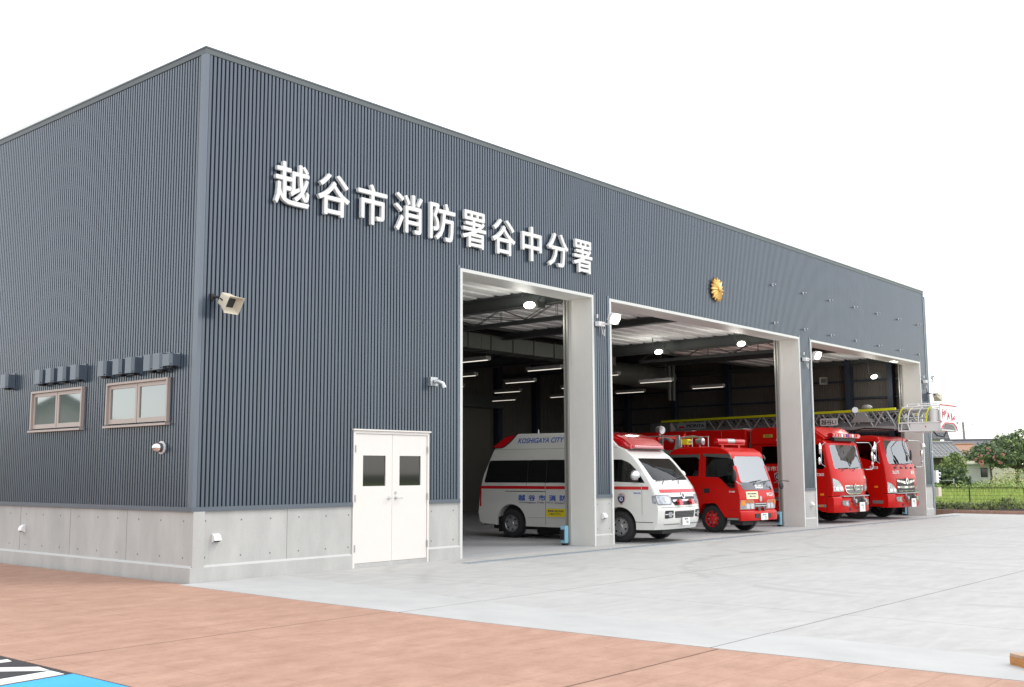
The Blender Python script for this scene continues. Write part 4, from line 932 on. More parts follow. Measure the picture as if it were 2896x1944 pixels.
bm = B(); box(bm, -0.62, 0.62, -0.9, 3.9, 0.20, 0.50); box(bm, -0.74, 0.74, -0.3, 3.5, 0.30, 0.8); tube(bm, [(-0.5, 1.0, 0.18), (-0.5, 2.6, 0.17)], 0.08, 8); tube(bm, [(-0.45, 3.9, 0.32), (-0.45, 4.35, 0.30)], 0.035, 8)
build('underbody', bm, mat('chassis_black', (0.02, 0.02, 0.02), 0.7), A.T)
bm = B(); box(bm, -0.80, 0.80, -0.86, -0.45, 0.9, 1.26); box(bm, -0.80, 0.80, 0.93, 0.95, 0.8, 1.95); db = build('dashboard', bm, DASH, A.T)
A.seat(-0.42, 0.3, 1.0); A.seat(0.42, 0.3, 1.0)
bm = B(); bmesh.ops.create_cone(bm, segments=3, radius1=0.001, radius2=0.001, depth=0.001); bm.clear()
for k in range(16):
    a0, a1 = 2*math.pi*k/16, 2*math.pi*(k+1)/16; P = lambda a: Vector((0.42+0.19*math.cos(a), -0.33-0.13*math.sin(a), 1.34+0.13*math.sin(a))); cyl(bm, P(a0), P(a1), 0.014, seg=6, cap=False)
build('steering_wheel', bm, BLACK, A.T)
bm = B(); wedge(bm, [(-0.75, -0.75, 1.27), (-0.1, -0.80, 1.27), (-0.75, -0.45, 1.27), (-0.1, -0.5, 1.27), (-0.75, -0.75, 1.31), (-0.1, -0.8, 1.29), (-0.75, -0.45, 1.46), (-0.1, -0.5, 1.38)])
o = build('folded_sheet', bm, mat('sheet_blue_white', (0.6, 0.68, 0.72), 0.7), A.T)

# ---- small fire engine
FI = [(0.30, -1.02), (0.55, -1.05), (0.70, -1.06), (0.95, -1.07), (1.15, -1.04), (1.30, -0.99), (2.10, -0.70), (2.20, -0.62), (2.31, -0.38), (2.35, 0.0)]
I = Car('small_fire_engine', 'small red fire engine with double cab and red bar light in the middle bay', 'fire engine', 16.69, 0.61, -5.5, 0.85, FI, 1.45, 0.10, 0.10, -0.35)
prof = [(-1.02, 0.42), (-1.06, 0.70), (-1.07, 0.95), (-1.04, 1.15), (-0.99, 1.30), (-0.70, 2.10), (-0.62, 2.20), (-0.40, 2.30), (0.0, 2.345), (1.1, 2.33), (1.36, 2.24), (1.47, 2.08), (1.50, 1.6), (1.50, 0.70), (0.55, 0.62), (0.42, 0.50), (0.25, 0.76), (0.15, 0.80), (-0.22, 0.80), (-0.33, 0.74), (-0.52, 0.42)]
cav = [(-0.92, 0.8), (-0.95, 1.15), (-0.63, 2.06), (-0.5, 2.18), (0.0, 2.26), (1.3, 2.2), (1.42, 2.0), (1.44, 0.8)]
wD = rpoly([(0.14, 2.12), (-0.66, 2.11, 0.06), (-0.76, 1.98, 0.1), (-0.90, 1.45), (-0.90, 1.21, 0.05), (-0.68, 1.20, 0.12), (-0.32, 1.50, 0.08), (0.14, 1.51)], 0.03)
wR = rpoly([(1.32, 2.12), (0.36, 2.12), (0.36, 1.53), (1.34, 1.53)], 0.05)
wsI = rpoly([(-0.70, 1.36), (0.70, 1.36), (0.70, 2.075), (-0.70, 2.075)], 0.09)
I.body('cab', prof, RED, cav, [wD, wR], [(wsI, -2.0, -0.1)], 0.085, 1.0)
I.Fr('windscreen', rpoly([(-0.76, 1.335), (0.76, 1.335), (0.76, 2.11), (-0.76, 2.11)], 0.09), GLASSI, -0.010, 0.006)
I.Fr('windscreen_panel', rpoly([(-0.72, 1.16, 0.08), (0.72, 1.16, 0.08), (0.765, 1.36, 0.01), (-0.765, 1.36, 0.01)], 0.05), mat('black_panel', (0.07, 0.07, 0.075), 0.15, coat=0.8), 0.003, 0.005)
for sg in (-1, 1):
    I.S('door_window', wD, GLASSD, -0.02, 0.006, sgn=sg); I.S('rear_door_window', wR, GLASSD, -0.02, 0.006, sgn=sg)
    I.S('visor', rpoly([(0.20, 2.15), (-0.72, 2.13, 0.03), (-0.80, 1.98, 0.02), (-0.70, 2.02, 0.1), (0.20, 2.08)], 0.01), mat('smoked_visor', (0.10, 0.095, 0.09), 0.15, coat=0.6), 0.01, 0.02, sgn=sg)
    I.S('visor', rpoly([(1.42, 2.14), (0.33, 2.14), (0.33, 1.99, 0.02), (0.42, 2.06, 0.05), (1.42, 2.06)], 0.01), MATS['smoked_visor'], 0.01, 0.02, sgn=sg)
    for pp in ([(0.235, 0.80), (0.247, 0.80), (0.247, 2.17), (0.235, 2.17)], [(1.44, 0.75), (1.452, 0.75), (1.452, 2.1), (1.44, 2.1)], [(-0.55, 0.62), (-0.98, 0.62), (-0.98, 0.626), (-0.55, 0.626)]):
        I.S('door_seam', pp, SEAMR, 0.002, 0.002, sgn=sg, grid=0.4)
    I.S('door_handle', rrect(0.0, 1.07, 0.19, 1.20, 0.03), BLACK, 0.002, 0.006, sgn=sg)
    I.S('wheel_arch', rpoly([(0.52, 0.44), (0.30, 0.82, 0.1), (-0.24, 0.86, 0.1), (-0.58, 0.42), (-0.53, 0.42), (-0.22, 0.81, 0.1), (0.26, 0.77, 0.1), (0.44, 0.44)], 0.01), RED, 0.0, 0.035, sgn=sg)
    I.S('step_plate', [(-0.58, 0.36), (-1.0, 0.36), (-1.0, 0.41), (-0.58, 0.41)], STEEL, -0.05, 0.045, sgn=sg)
    hl = I.Fr('headlight', rpoly([(sg*0.84, 0.645), (sg*0.28, 0.645), (sg*0.30, 0.80), (sg*0.36, 0.88), (sg*0.84, 0.89)], 0.02), LENS, -0.004, 0.022)
    I.Fr('turn_signal', rpoly([(sg*0.83, 0.815), (sg*0.335, 0.80), (sg*0.40, 0.875), (sg*0.83, 0.885)], 0.01), mat('amber_dark', (0.50, 0.14, 0.03), 0.15, coat=0.6), 0.019, 0.005, hl)
    I.Fr('side_marker', rrect(min(sg*0.83, sg*0.70), 0.74, max(sg*0.83, sg*0.70), 0.88, 0.02), AMBER, 0.025, 0.005, hl)
    for q in (0.40, 0.58): I.Fr('lamp_unit', arc(sg*q, 0.722, 0.072, 0, 345, 16), BEAC, 0.019, 0.006, hl)
gr = I.Fr('grille', rrect(-0.27, 0.64, 0.27, 0.81, 0.01), BLACK, 0.001, 0.006)
for k in range(3): I.Fr('grille_bar', [(-0.27, 0.655+k*0.058), (0.27, 0.655+k*0.058), (0.27, 0.683+k*0.058), (-0.27, 0.683+k*0.058)], CHROME if k else RED, 0.008, 0.012, gr)
for xx in (-0.13, 0.13): I.Fr('siren_horn', arc(xx, 0.645, 0.06, 0, 345, 18), mat('dark_chrome', (0.20, 0.16, 0.16), 0.15, 0.9), 0.03, 0.04)
I.Fr('emblem', rpoly([(-0.055, 0.86, 0.02), (0.0, 0.835, 0.02), (0.055, 0.86, 0.02), (0.06, 0.95, 0.03), (0.0, 1.0, 0.02), (-0.06, 0.95, 0.03)], 0.02), STEEL, 0.004, 0.016)
I.text_f('ISUZU', 0.12, 0.02, 1.245, WHITE, bold=0.035, w=0.36, h=0.085, off=0.010)
st = I.Fr('sticker', rrect(-0.62, 0.915, -0.10, 1.115, 0.01), YELP, 0.004, 0.003); I.text_f('救急車の適正利用に', 0.05, -0.36, 1.06, NAVY, 'lettering', st, 0.008, bold=0.01, w=0.42); I.text_f('ご協力ください', 0.05, -0.36, 0.99, NAVY, 'lettering', st, 0.008, bold=0.01, w=0.32)
I.text_f('9G21', 0.13, 0.50, 1.03, WHITE, bold=0.02, w=0.34, h=0.085)
I.text_s('3P1000', 0.06, -0.79, 1.115, WHITE, bold=0.015, w=0.22)
I.text_s('越谷', 0.12, 0.85, 1.30, WHITE, bold=0.015, w=0.3)
# bumper
bm = B(); nn = 15; rows = []
for k in range(nn):
    x = -0.87+1.74*k/(nn-1); e = -1.13+0.12*abs(x/0.87)**5
    rows.append([bm.verts.new((x, e, 0.34)), bm.verts.new((x, e-0.02, 0.40)), bm.verts.new((x, e, 0.575)), bm.verts.new((x, e+0.03, 0.60)), bm.verts.new((x, -0.95, 0.60)), bm.verts.new((x, -0.95, 0.34))])
for a, b in zip(rows, rows[1:]):
    for i in range(6): bm.faces.new((a[i], a[(i+1) % 6], b[(i+1) % 6], b[i]))
bm.faces.new(rows[0][::-1]); bm.faces.new(rows[-1]); bp = build('bumper', bm, RED, I.T, 35)
for xx in (-0.28, 0.28): bm = B(); box(bm, xx-0.09, xx+0.09, -1.158, -1.12, 0.40, 0.52); build('bumper_recess', bm, BLACK, bp)
I.plate(0.02, 0.44, -1.165, '12', 0.33, 0.18); wiper(I, -0.35, 1.37, 0.55, 0.05); wiper(I, 0.15, 1.37, 0.55, 0.04)
bm = B(); cyl(bm, (-0.66, -0.12, 2.50), (-0.18, -0.12, 2.50), 0.075, seg=20); cyl(bm, (0.16, -0.12, 2.50), (0.66, -0.12, 2.50), 0.075, seg=20); lb = build('bar_light', bm, REDL, I.T, 40)
bm = B(); cyl(bm, (-0.18, -0.12, 2.50), (0.16, -0.12, 2.50), 0.08, seg=20); build('speaker_unit', bm, STEEL, lb, 40)
bm = B(); box(bm, -0.62, 0.62, -0.20, -0.04, 2.40, 2.425)
for xx in (-0.4, 0.4): box(bm, xx-0.05, xx+0.05, -0.16, -0.08, 2.31, 2.40)
build('light_base', bm, RED, lb)
bm = B(); ball(bm, (-0.98, -0.92, 1.55), 0.2, (0.35, 0.3, 0.82)); mr = build('mirror', bm, BLACK, I.T, 60)
bm = B(); tube(bm, [(-0.80, -1.03, 1.30), (-0.98, -1.06, 1.33), (-1.0, -0.98, 1.40)], 0.012, 6); build('mirror_arm', bm, STEEL, mr)
bm = B(); ball(bm, (0.98, -1.12, 1.26), 0.12, (0.8, 0.4, 0.9)); mr = build('front_mirror', bm, BLACK, I.T, 60)
bm = B(); tube(bm, [(0.66, -1.08, 1.34), (0.9, -1.22, 1.40), (1.25, -1.2, 1.38)], 0.012, 6); build('mirror_arm', bm, BLACK, mr)
for sg in (-1, 1): I.wheel(sg*0.72, -0.05, 0.37, 0.22, 0.25, REDD, sg); I.wheel(sg*0.70, 2.75, 0.37, 0.30, 0.25, REDD, sg)
bm = B(); box(bm, -0.55, 0.55, -0.9, 4.2, 0.38, 0.62); box(bm, -0.62, 0.62, -0.55, 1.4, 0.45, 0.85); box(bm, -0.7, -0.2, -0.95, -0.55, 0.22, 0.45); build('chassis', bm, MATS['chassis_black'], I.T)
for xx in (-0.4, 0.4): I.seat(xx, -0.05, 1.05); I.seat(xx, 1.0, 1.05)
bm = B(); box(bm, -0.72, 0.72, -0.92, -0.6, 0.8, 1.28); build('dashboard', bm, DASH, I.T)
bm = B(); box(bm, -0.70, -0.45, -0.52, -0.50, 1.38, 1.62); box(bm, -0.62, -0.5, -0.72, -0.70, 1.22, 1.4); build('papers', bm, mat('paper_green_white', (0.55, 0.66, 0.60), 0.7), I.T)
bm = B(); box(bm, -0.6, -0.35, 0.25, 0.3, 1.2, 1.65); box(bm, -0.6, -0.4, 0.6, 0.65, 1.2, 1.6); build('blue_vests', bm, mat('vest_blue', (0.02, 0.16, 0.45), 0.8), I.T)
# rear equipment body
bm = B(); box(bm, -0.84, 0.84, 1.60, 4.25, 0.62, 1.75); box(bm, -0.84, -0.5, 1.60, 4.25, 1.75, 1.95); box(bm, 0.5, 0.84, 1.60, 4.25, 1.75, 1.95)
bmesh.ops.bevel(bm, geom=bm.edges[:], offset=0.02, segments=2, affect='EDGES'); rb = build('equipment_body', bm, RED, I.T, 35)
for k in range(2):
    bm = B(); box(bm, -0.852, -0.842, 1.72+k*1.25, 2.85+k*1.25, 0.75, 1.65)
    for q in range(12): box(bm, -0.858, -0.852, 1.72+k*1.25, 2.85+k*1.25, 0.76+q*0.074, 0.80+q*0.074)
    build('roller_shutter', bm, ALU, rb)
for yy in (1.95, 2.85):
    bm = B(); box(bm, -0.66, -0.58, yy-0.04, yy+0.04, 1.95, 2.78); box(bm, 0.58, 0.66, yy-0.04, yy+0.04, 1.95, 2.78); box(bm, -0.58, 0.58, yy-0.04, yy+0.04, 2.62, 2.70); build('rack_post', bm, RED, rb)
bm = B()
for z_ in (2.02, 2.12, 2.68): tube(bm, [(-0.78, 4.2, z_), (-0.78, 1.62, z_)] if z_ < 2.5 else [(-0.70, 4.2, z_), (-0.70, 1.1, z_)], 0.016, 6)
for yy in (1.12, 1.70, 2.3, 2.9, 3.5, 4.15): tube(bm, [(-0.70, yy, 2.36 if yy < 1.5 else 1.95), (-0.70, yy, 2.68)], 0.016, 6); tube(bm, [(0.70, yy, 2.36 if yy < 1.5 else 1.95), (0.70, yy, 2.68)], 0.016, 6)
tube(bm, [(0.70, 4.2, 2.68), (0.70, 1.1, 2.68)], 0.016, 6)
build('rack_rail', bm, STEEL, rb)
bm = B()
for k in range(3): tube(bm, [(-0.62+k*0.05, 1.68+0.30*math.cos(R(a)), 2.24+0.38*math.sin(R(a))) for a in range(-60, 150, 15)], 0.035, 8)
build('suction_hose', bm, mat('hose_grey', (0.16, 0.16, 0.16), 0.5), rb, 50)
bm = B(); wedge(bm, [(-0.66, 1.42, 2.0), (-0.62, 1.42, 2.0), (-0.66, 1.10, 2.0), (-0.62, 1.10, 2.0), (-0.66, 1.22, 2.68), (-0.62, 1.22, 2.68), (-0.66, 1.14, 2.68), (-0.62, 1.14, 2.68)]); build('bracket_plate', bm, ALU, rb)
def searchlight(par, c, d, name='searchlight', r=0.095):
    c = Vector(c); d = Vector(d).normalized(); bm = B(); cyl(bm, c-d*0.18, c, r*0.75, r, 18); cyl(bm, c, c+d*0.03, r*1.05, seg=18); tube(bm, [c-d*0.08, c-d*0.08+Vector((0, 0, -0.22))], 0.02, 6)
    s_ = build(name, bm, STEEL, par, 40); bm = B(); cyl(bm, c+d*0.031, c+d*0.036, r*0.95, seg=18); build('lamp_glass', bm, BEAC, s_)
searchlight(I.T, (-0.55, 0.42, 2.50), (0.1, -1, 0)); searchlight(rb, (-0.62, 1.80, 2.86), (-0.15, -1, -0.15), r=0.11)
bm = B(); box(bm, -0.68, -0.46, 0.83, 1.05, 2.42, 2.58); bmesh.ops.bevel(bm, geom=bm.edges[:], offset=0.02, segments=2, affect='EDGES'); ym = build('yellow_marker', bm, YEL, I.T, 40)
bm = B(); box(bm, -0.60, -0.54, 0.90, 0.98, 2.32, 2.42); box(bm, -0.62, -0.20, 0.5, 1.0, 2.335, 2.36); build('marker_stand', bm, RED, ym)
build('lettering', text_bm('谷中1', 0.09, lambda u, v, t: Vector((-0.57+u, 0.829-t, 2.50+v)), 0, 0.001, bold=0.02, w=0.16), NAVY, ym)
tube_ = B(); tube(tube_, [(-0.5, 1.2, 2.36), (-0.5, 1.2, 2.62), (-0.45, 0.8, 2.66), (-0.45, 0.5, 2.60)], 0.03, 8); build('roof_rail', tube_, STEEL, I.T, 50)

I.T.scale = (0.95, 0.95, 0.95)
# ---- shared big cab parts
def big_front(C, w, z_bl, z_bt, hl, ws_z, plate_body, grille, side_text, tz, front_text=None):
    # bumper
    bm = B(); nn = 17; rows = []
    for k in range(nn):
        x = -(w+0.01)+2*(w+0.01)*k/(nn-1); e = -1.33+0.20*abs(x/w)**5
        rows.append([bm.verts.new((x, e+0.03, z_bl)), bm.verts.new((x, e, z_bl+0.05)), bm.verts.new((x, e, z_bt-0.05)), bm.verts.new((x, e+0.04, z_bt)), bm.verts.new((x, -0.90, z_bt)), bm.verts.new((x, -0.90, z_bl))])
    for a, b in zip(rows, rows[1:]):
        for i in range(6): bm.faces.new((a[i], a[(i+1) % 6], b[(i+1) % 6], b[i]))
    bm.faces.new(rows[0][::-1]); bm.faces.new(rows[-1]); bp = build('bumper', bm, RED, C.T, 35)
    bm = B(); rows = []
    for k in range(13):
        x = -0.75*w+1.6*w*k/12; e = -1.36+0.20*abs(x/w)**5; rows.append([bm.verts.new((x, e, z_bt+0.003)), bm.verts.new((x, e, z_bt+0.03)), bm.verts.new((x, -1.18, z_bt+0.035)), bm.verts.new((x, -1.18, z_bt+0.003))])
    for a, b in zip(rows, rows[1:]):
        for i in range(4): bm.faces.new((a[i], a[(i+1) % 4], b[(i+1) % 4], b[i]))
    bm.faces.new(rows[0][::-1]); bm.faces.new(rows[-1]); build('bumper_step', bm, ALU, bp, 35)
    zc = (z_bl+z_bt)/2
    fx = lambda x: -1.33+0.20*abs(x/w)**5
    for sg in (-1, 1):
        pts = rpoly([(sg*0.92, zc+0.12), (sg*0.90, zc-0.02, 0.06), (sg*0.58, zc-0.06, 0.03), (sg*0.60, zc+0.13)], 0.04)
        mp_ = lambda u, v, t: Vector((u, fx(u)-0.004-t, v))
        fg = build('fog_light', sheet_bm(pts, mp_, 0, 0.012, 0.1), LENS, bp, 40)
        build('lamp', sheet_bm(arc(sg*0.70, zc+0.035, 0.06, 0, 345, 16), mp_, 0.012, 0.018, None), BEAC, fg)
        bm = B(); cyl(bm, (sg*0.34, fx(0.3)-0.02, z_bt-0.13), (sg*0.34, fx(0.3)-0.13, z_bt-0.13), 0.045, 0.06, 16); box(bm, sg*0.34-0.02, sg*0.34+0.02, fx(0.3)-0.06, fx(0.3), z_bt-0.08, z_bt); build('siren_horn', bm, STEEL, bp, 40)
        bm = B(); cyl(bm, (sg*0.28, fx(0.3)-0.02, z_bt-0.25), (sg*0.28, fx(0.3)-0.10, z_bt-0.25), 0.035, 0.05, 14); build('siren_horn', bm, CHROME, bp, 40)
        bm = B(); box(bm, sg*0.50-0.06, sg*0.50+0.06, fx(0.45)-0.012, fx(0.5)+0.02, zc-0.18, zc-0.10); build('tow_hole', bm, BLACK, bp)
        h = C.Fr('headlight', rpoly([(sg*(w-0.01), hl[0]), (sg*(w-0.44), hl[0], 0.02), (sg*(w-0.46), hl[0]+0.07, 0.06), (sg*(w-0.22), hl[1]-0.08, 0.12), (sg*(w-0.01), hl[1])], 0.015), LENS, -0.004, 0.02)
        for q in (0.14, 0.31): C.Fr('lamp_unit', arc(sg*(w-q), hl[0]+0.10, 0.062, 0, 345, 16), BEAC, 0.018, 0.006, h)
        for k in range(3): C.Fr('lens_rib', [(sg*(w-0.02), hl[0]+0.17+k*0.05), (sg*(w-0.24+k*0.05), hl[0]+0.17+k*0.05), (sg*(w-0.24+k*0.05), hl[0]+0.185+k*0.05), (sg*(w-0.02), hl[0]+0.185+k*0.05)], STEEL, 0.018, 0.004, h, grid=None)
    bm = B(); box(bm, -0.36, 0.36, fx(0)-0.008, fx(0)+0.02, z_bt-0.20, z_bt-0.03); build('bumper_recess', bm, BLACK, bp)
    C.plate(0.10, zc-0.08, fx(0)-0.10, plate_body, 0.36, 0.28)
    wiper(C, -0.85, ws_z+0.05, 0.7, 0.02); wiper(C, -0.15, ws_z+0.05, 0.7, 0.04)
    if grille == 'oval':
        g = C.Fr('grille', rpoly([(-0.63, 1.14, 0.04), (-0.56, 0.93, 0.1), (-0.35, 0.86, 0.1), (0.35, 0.86, 0.1), (0.56, 0.93, 0.1), (0.63, 1.14, 0.04)], 0.05), CHROME, 0.003, 0.012)
        C.Fr('grille_mesh', rpoly([(-0.59, 1.11, 0.02), (-0.55, 1.03, 0.02), (0.55, 1.03, 0.02), (0.59, 1.11, 0.02)], 0.02), mat('mesh_grey', (0.18, 0.18, 0.18), 0.4, 0.5), 0.016, 0.003, g)
        C.Fr('grille_mesh', rpoly([(-0.54, 1.0, 0.02), (-0.49, 0.93, 0.06), (-0.3, 0.895, 0.06), (0.3, 0.895, 0.06), (0.49, 0.93, 0.06), (0.54, 1.0, 0.02)], 0.02), MATS['mesh_grey'], 0.016, 0.003, g)
        ez = 1.08
    else:
        g = C.Fr('grille', rrect(-0.70, 0.87, 0.70, 1.31, 0.03), BLACK, 0.003, 0.010); ez = 1.24
        C.Fr('grille_bar', rpoly([(-0.70, 1.28), (-0.12, 1.23), (0.12, 1.23), (0.70, 1.28), (0.70, 1.22), (0.15, 1.14), (-0.15, 1.14), (-0.70, 1.22)], 0.01), CHROME, 0.014, 0.012, g)
        C.Fr('grille_bar', rpoly([(-0.70, 1.07), (0.70, 1.07), (0.68, 1.02), (0.2, 1.0), (-0.2, 1.0), (-0.68, 1.02)], 0.01), CHROME, 0.014, 0.012, g)
        C.Fr('grille_bar', [(-0.6, 0.90), (0.6, 0.90), (0.6, 0.925), (-0.6, 0.925)], CHROME, 0.014, 0.012, g)
    C.Fr('emblem', rpoly([(0, ez+0.12), (0.11, ez+0.02), (0.07, ez-0.06), (0, ez-0.13), (-0.07, ez-0.06), (-0.11, ez+0.02)], 0.03), CHROME, 0.028, 0.02, g)
    C.Fr('emblem_recess', rpoly([(0, ez+0.06), (0.05, ez), (0, ez-0.06), (-0.05, ez)], 0.02), DASH, 0.049, 0.003, g)
    C.text_s(side_text, 0.11, -0.72, tz, WHITE, bold=0.02, w=0.36)
def mirror_set(C, w, z0, z1, side_=1):
    sg = side_; bm = B()
    lo = C.D((sg*w*0.96, interp(C.front, z0)-0.01, z0)); hi = C.D((sg*w*0.90, interp(C.front, z1)-0.01, z1)); ox = sg*(w+0.30)
    y = lo.y-0.12
    tube(bm, [lo, (ox-sg*0.10, y-0.04, z0), (ox, y-0.04, z0+0.10), (ox+sg*0.01, y-0.02, (z0+z1)/2), (ox, y, z1-0.10), (ox-sg*0.10, y+0.03, z1), hi], 0.0125, 8)
    arm = build('mirror_arm', bm, STEEL, C.T, 50)
    bm = B(); d = Vector((sg, -0.3, 0)).normalized(); cyl(bm, lo-d*0.05, lo+d*0.12, 0.035, 0.022, 10); build('pivot', bm, BLACK, arm)
    bm = B(); cyl(bm, hi-d*0.05, hi+d*0.12, 0.035, 0.02, 10); build('pivot', bm, BLACK, arm)
    bm = B(); c = Vector((ox+sg*0.05, y-0.05, z1-0.20)); cyl(bm, c, c+Vector((0.0, -0.03, -0.01)), 0.105, 0.09, 20); ball(bm, c+Vector((0, -0.03, 0)), 0.09, (1, 0.4, 1)); build('round_mirror', bm, CHROME, arm, 60)
    bm = B(); ball(bm, (ox+sg*0.02, y, (z0+z1)/2+0.02), 0.13, (0.42, 0.35, 1.1)); build('mirror', bm, CHROME, arm, 60)
    bm = B(); ball(bm, (ox+sg*0.03, y, z0+0.18), 0.10, (0.5, 0.4, 0.9)); build('mirror', bm, CHROME, arm, 60)
def door_mirrors(C, w, z, sg=-1):
    bm = B(); ball(bm, C.D((sg*(w+0.15), -0.90, z+0.30)), 0.18, (0.42, 0.28, 1.0)); m1 = build('mirror', bm, CHROME, C.T, 60)
    bm = B(); ball(bm, C.D((sg*(w+0.16), -0.90, z-0.07)), 0.13, (0.62, 0.35, 0.95)); build('lower_mirror', bm, CHROME, m1, 60)
    bm = B(); tube(bm, [C.D((sg*w, -0.98, z-0.25)), C.D((sg*(w+0.14), -0.97, z-0.15)), C.D((sg*(w+0.14), -0.97, z+0.40)), C.D((sg*w, -0.98, z+0.50))], 0.014, 6); build('mirror_arm', bm, STEEL, m1, 50)

# ---- rescue truck
FR = [(0.30, -1.2), (0.80, -1.25), (1.30, -1.24), (1.55, -1.20), (2.42, -0.96), (2.50, -0.88), (2.56, -0.70), (3.0, -0.4)]
Rz = Car('rescue_truck', 'tall red rescue truck with raised crew roof and coloured bar light beside the second pillar', 'rescue truck', 23.2, 1.1, -2, 1.15, FR, 1.7, 0.06, 0.15, -0.55)
prof = [(-1.2, 0.82), (-1.25, 1.0), (-1.24, 1.30), (-1.20, 1.55), (-0.96, 2.42), (-0.88, 2.50), (-0.62, 2.56), (1.62, 2.56), (1.62, 0.45), (0.95, 0.30), (0.68, 0.30), (0.62, 0.75), (0.5, 0.95), (-0.36, 0.95), (-0.50, 0.75), (-0.56, 0.45), (-0.75, 0.36), (-0.98, 0.34), (-0.98, 0.82)]
cav = [(-1.08, 1.0), (-1.08, 1.55), (-0.86, 2.38), (-0.7, 2.48), (1.5, 2.48), (1.5, 1.0)]
wD = rpoly([(0.02, 2.40), (-0.72, 2.38, 0.05), (-0.90, 2.1, 0.1), (-0.97, 1.72), (-0.86, 1.62), (-0.4, 1.66), (0.02, 1.72)], 0.04)
wC = rpoly([(1.28, 2.36), (0.20, 2.36), (0.20, 1.81), (1.28, 1.81)], 0.04)
wsR = rpoly([(-0.98, 1.64), (0.98, 1.64), (0.98, 2.37), (-0.98, 2.37)], 0.08)
Rz.body('cab', prof, RED, cav, [wD, wC], [(wsR, -2, 0)], 0.08, 1.2)
Rz.Fr('windscreen', rpoly([(-1.04, 1.60), (1.04, 1.60), (1.04, 2.42), (-1.04, 2.42)], 0.08), GLASSW, -0.012, 0.006)
for sg in (-1, 1):
    Rz.S('door_window', wD, GLASSD, -0.02, 0.006, sgn=sg); Rz.S('crew_window', wC, GLASSD, -0.02, 0.006, sgn=sg)
    for pp in ([(-0.98, 0.36), (-0.99, 0.36), (-1.02, 1.5), (-1.01, 1.5)], [(0.09, 0.95), (0.10, 0.95), (0.10, 2.5), (0.09, 2.5)], [(1.35, 0.75), (1.36, 0.75), (1.36, 2.45), (1.35, 2.45)]): Rz.S('door_seam', pp, SEAMR, 0.002, 0.002, sgn=sg, grid=0.4)
    Rz.S('turn_signal', rrect(-0.88, 0.84, -0.72, 0.90, 0.015), AMBER, 0.003, 0.02, sgn=sg)
    Rz.S('step_plate', [(-0.5, 0.49), (-0.97, 0.49), (-0.97, 0.57), (-0.5, 0.57)], STEEL, 0.002, 0.012, sgn=sg); Rz.S('marker', rrect(-0.85, 0.51, -0.67, 0.55, 0.01), AMBER, 0.016, 0.006, sgn=sg)
    for zz in (0.92, 0.66): Rz.S('entry_step', [(1.5, zz), (0.62, zz), (0.62, zz+0.12), (1.5, zz+0.12)], DASH, 0.002, 0.01, sgn=sg); Rz.S('tread', [(1.5, zz), (0.62, zz), (0.62, zz+0.03), (1.5, zz+0.03)], STEEL, 0.014, 0.02, sgn=sg)
# raised roof
bm = B(); pf = [(1.64, 2.44), (-0.30, 2.44), (-0.84, 2.55), (-0.84, 2.62), (-0.48, 2.90), (-0.35, 2.95), (1.54, 2.95), (1.64, 2.85)]
pa = [bm.verts.new((-1.16, p, q)) for p, q in pf]; pb = [bm.verts.new((1.16, p, q)) for p, q in pf]; bm.faces.new(pa[::-1]); bm.faces.new(pb)
for i in range(len(pf)): bm.faces.new((pa[i], pa[(i+1) % len(pf)], pb[(i+1) % len(pf)], pb[i]))
bmesh.ops.recalc_face_normals(bm, faces=bm.faces)
bmesh.ops.bevel(bm, geom=[e for e in bm.edges if abs(e.verts[0].co.x-e.verts[1].co.x) < 1e-6 and min(v.co.z for v in e.verts) > 2.5], offset=0.06, segments=3, affect='EDGES')
for v in bm.verts: v.co.x *= 1-0.05*max(0, v.co.z-2.4) - (0.12 if v.co.y < -0.7 else 0.0)
build('raised_roof', bm, RED, Rz.T, 35)
t_ = lambda y0, z0: (lambda u, v, t: Vector((-(1.152+t), y0-u, z0+v)))
build('lettering', text_bm('KOSHIGAYA', 0.14, t_(0.16, 2.74), 0, 0.002, shear=0.25, bold=0.015, w=1.0, h=0.10), WHITE, Rz.T)
build('lettering', text_bm('FIRE DEPT.', 0.14, t_(0.26, 2.58), 0, 0.002, shear=0.25, bold=0.015, w=0.95, h=0.10), WHITE, Rz.T)
ys = B(); box(ys, -1.158, -1.15, 0.86, 1.18, 2.64, 2.73); ysn = build('yellow_plate', ys, mat('yellow_dull', (0.55, 0.45, 0.02), 0.5), Rz.T)
build('lettering', text_bm('谷中2', 0.07, lambda u, v, t: Vector((-(1.159+t), 1.02-u, 2.685+v)), 0, 0.001, bold=0.02, w=0.22), NAVY, ysn)
Rz.text_s('越谷市消防本部', 0.16, 0.66, 1.66, WHITE, bold=0.01, w=1.45, h=0.15)
Rz.badge(0.72, 1.40, 0.30)
big_front(Rz, 1.15, 0.33, 0.80, (0.96, 1.36), 1.60, '3', 'oval', '3T2621', 1.47)
Rz.text_f('621', 0.12, 0.88, 1.38, WHITE, bold=0.02, w=0.22)
door_mirrors(Rz, 1.13, 1.95); mirror_set(Rz, 1.15, 1.62, 2.47)
bm = B(); box(bm, -0.95, 0.95, -1.08, -0.88, 2.60, 2.73); bmesh.ops.bevel(bm, geom=bm.edges[:], offset=0.03, segments=2, affect='EDGES'); lb = build('bar_light', bm, REDL, Rz.T, 40)
for k, mm in enumerate([REDL, REDL, WHITE, REDL, BLUE, REDL, WHITE, REDL, REDL]):
    bm = B(); x = -0.72+k*0.18; box(bm, x-0.06, x+0.06, -1.095, -1.081, 2.62, 2.71); build('light_module', bm, mm, lb)
bm = B(); box(bm, -0.7, 0.7, -1.0, -0.84, 2.50, 2.60); build('light_base', bm, BLACK, lb)
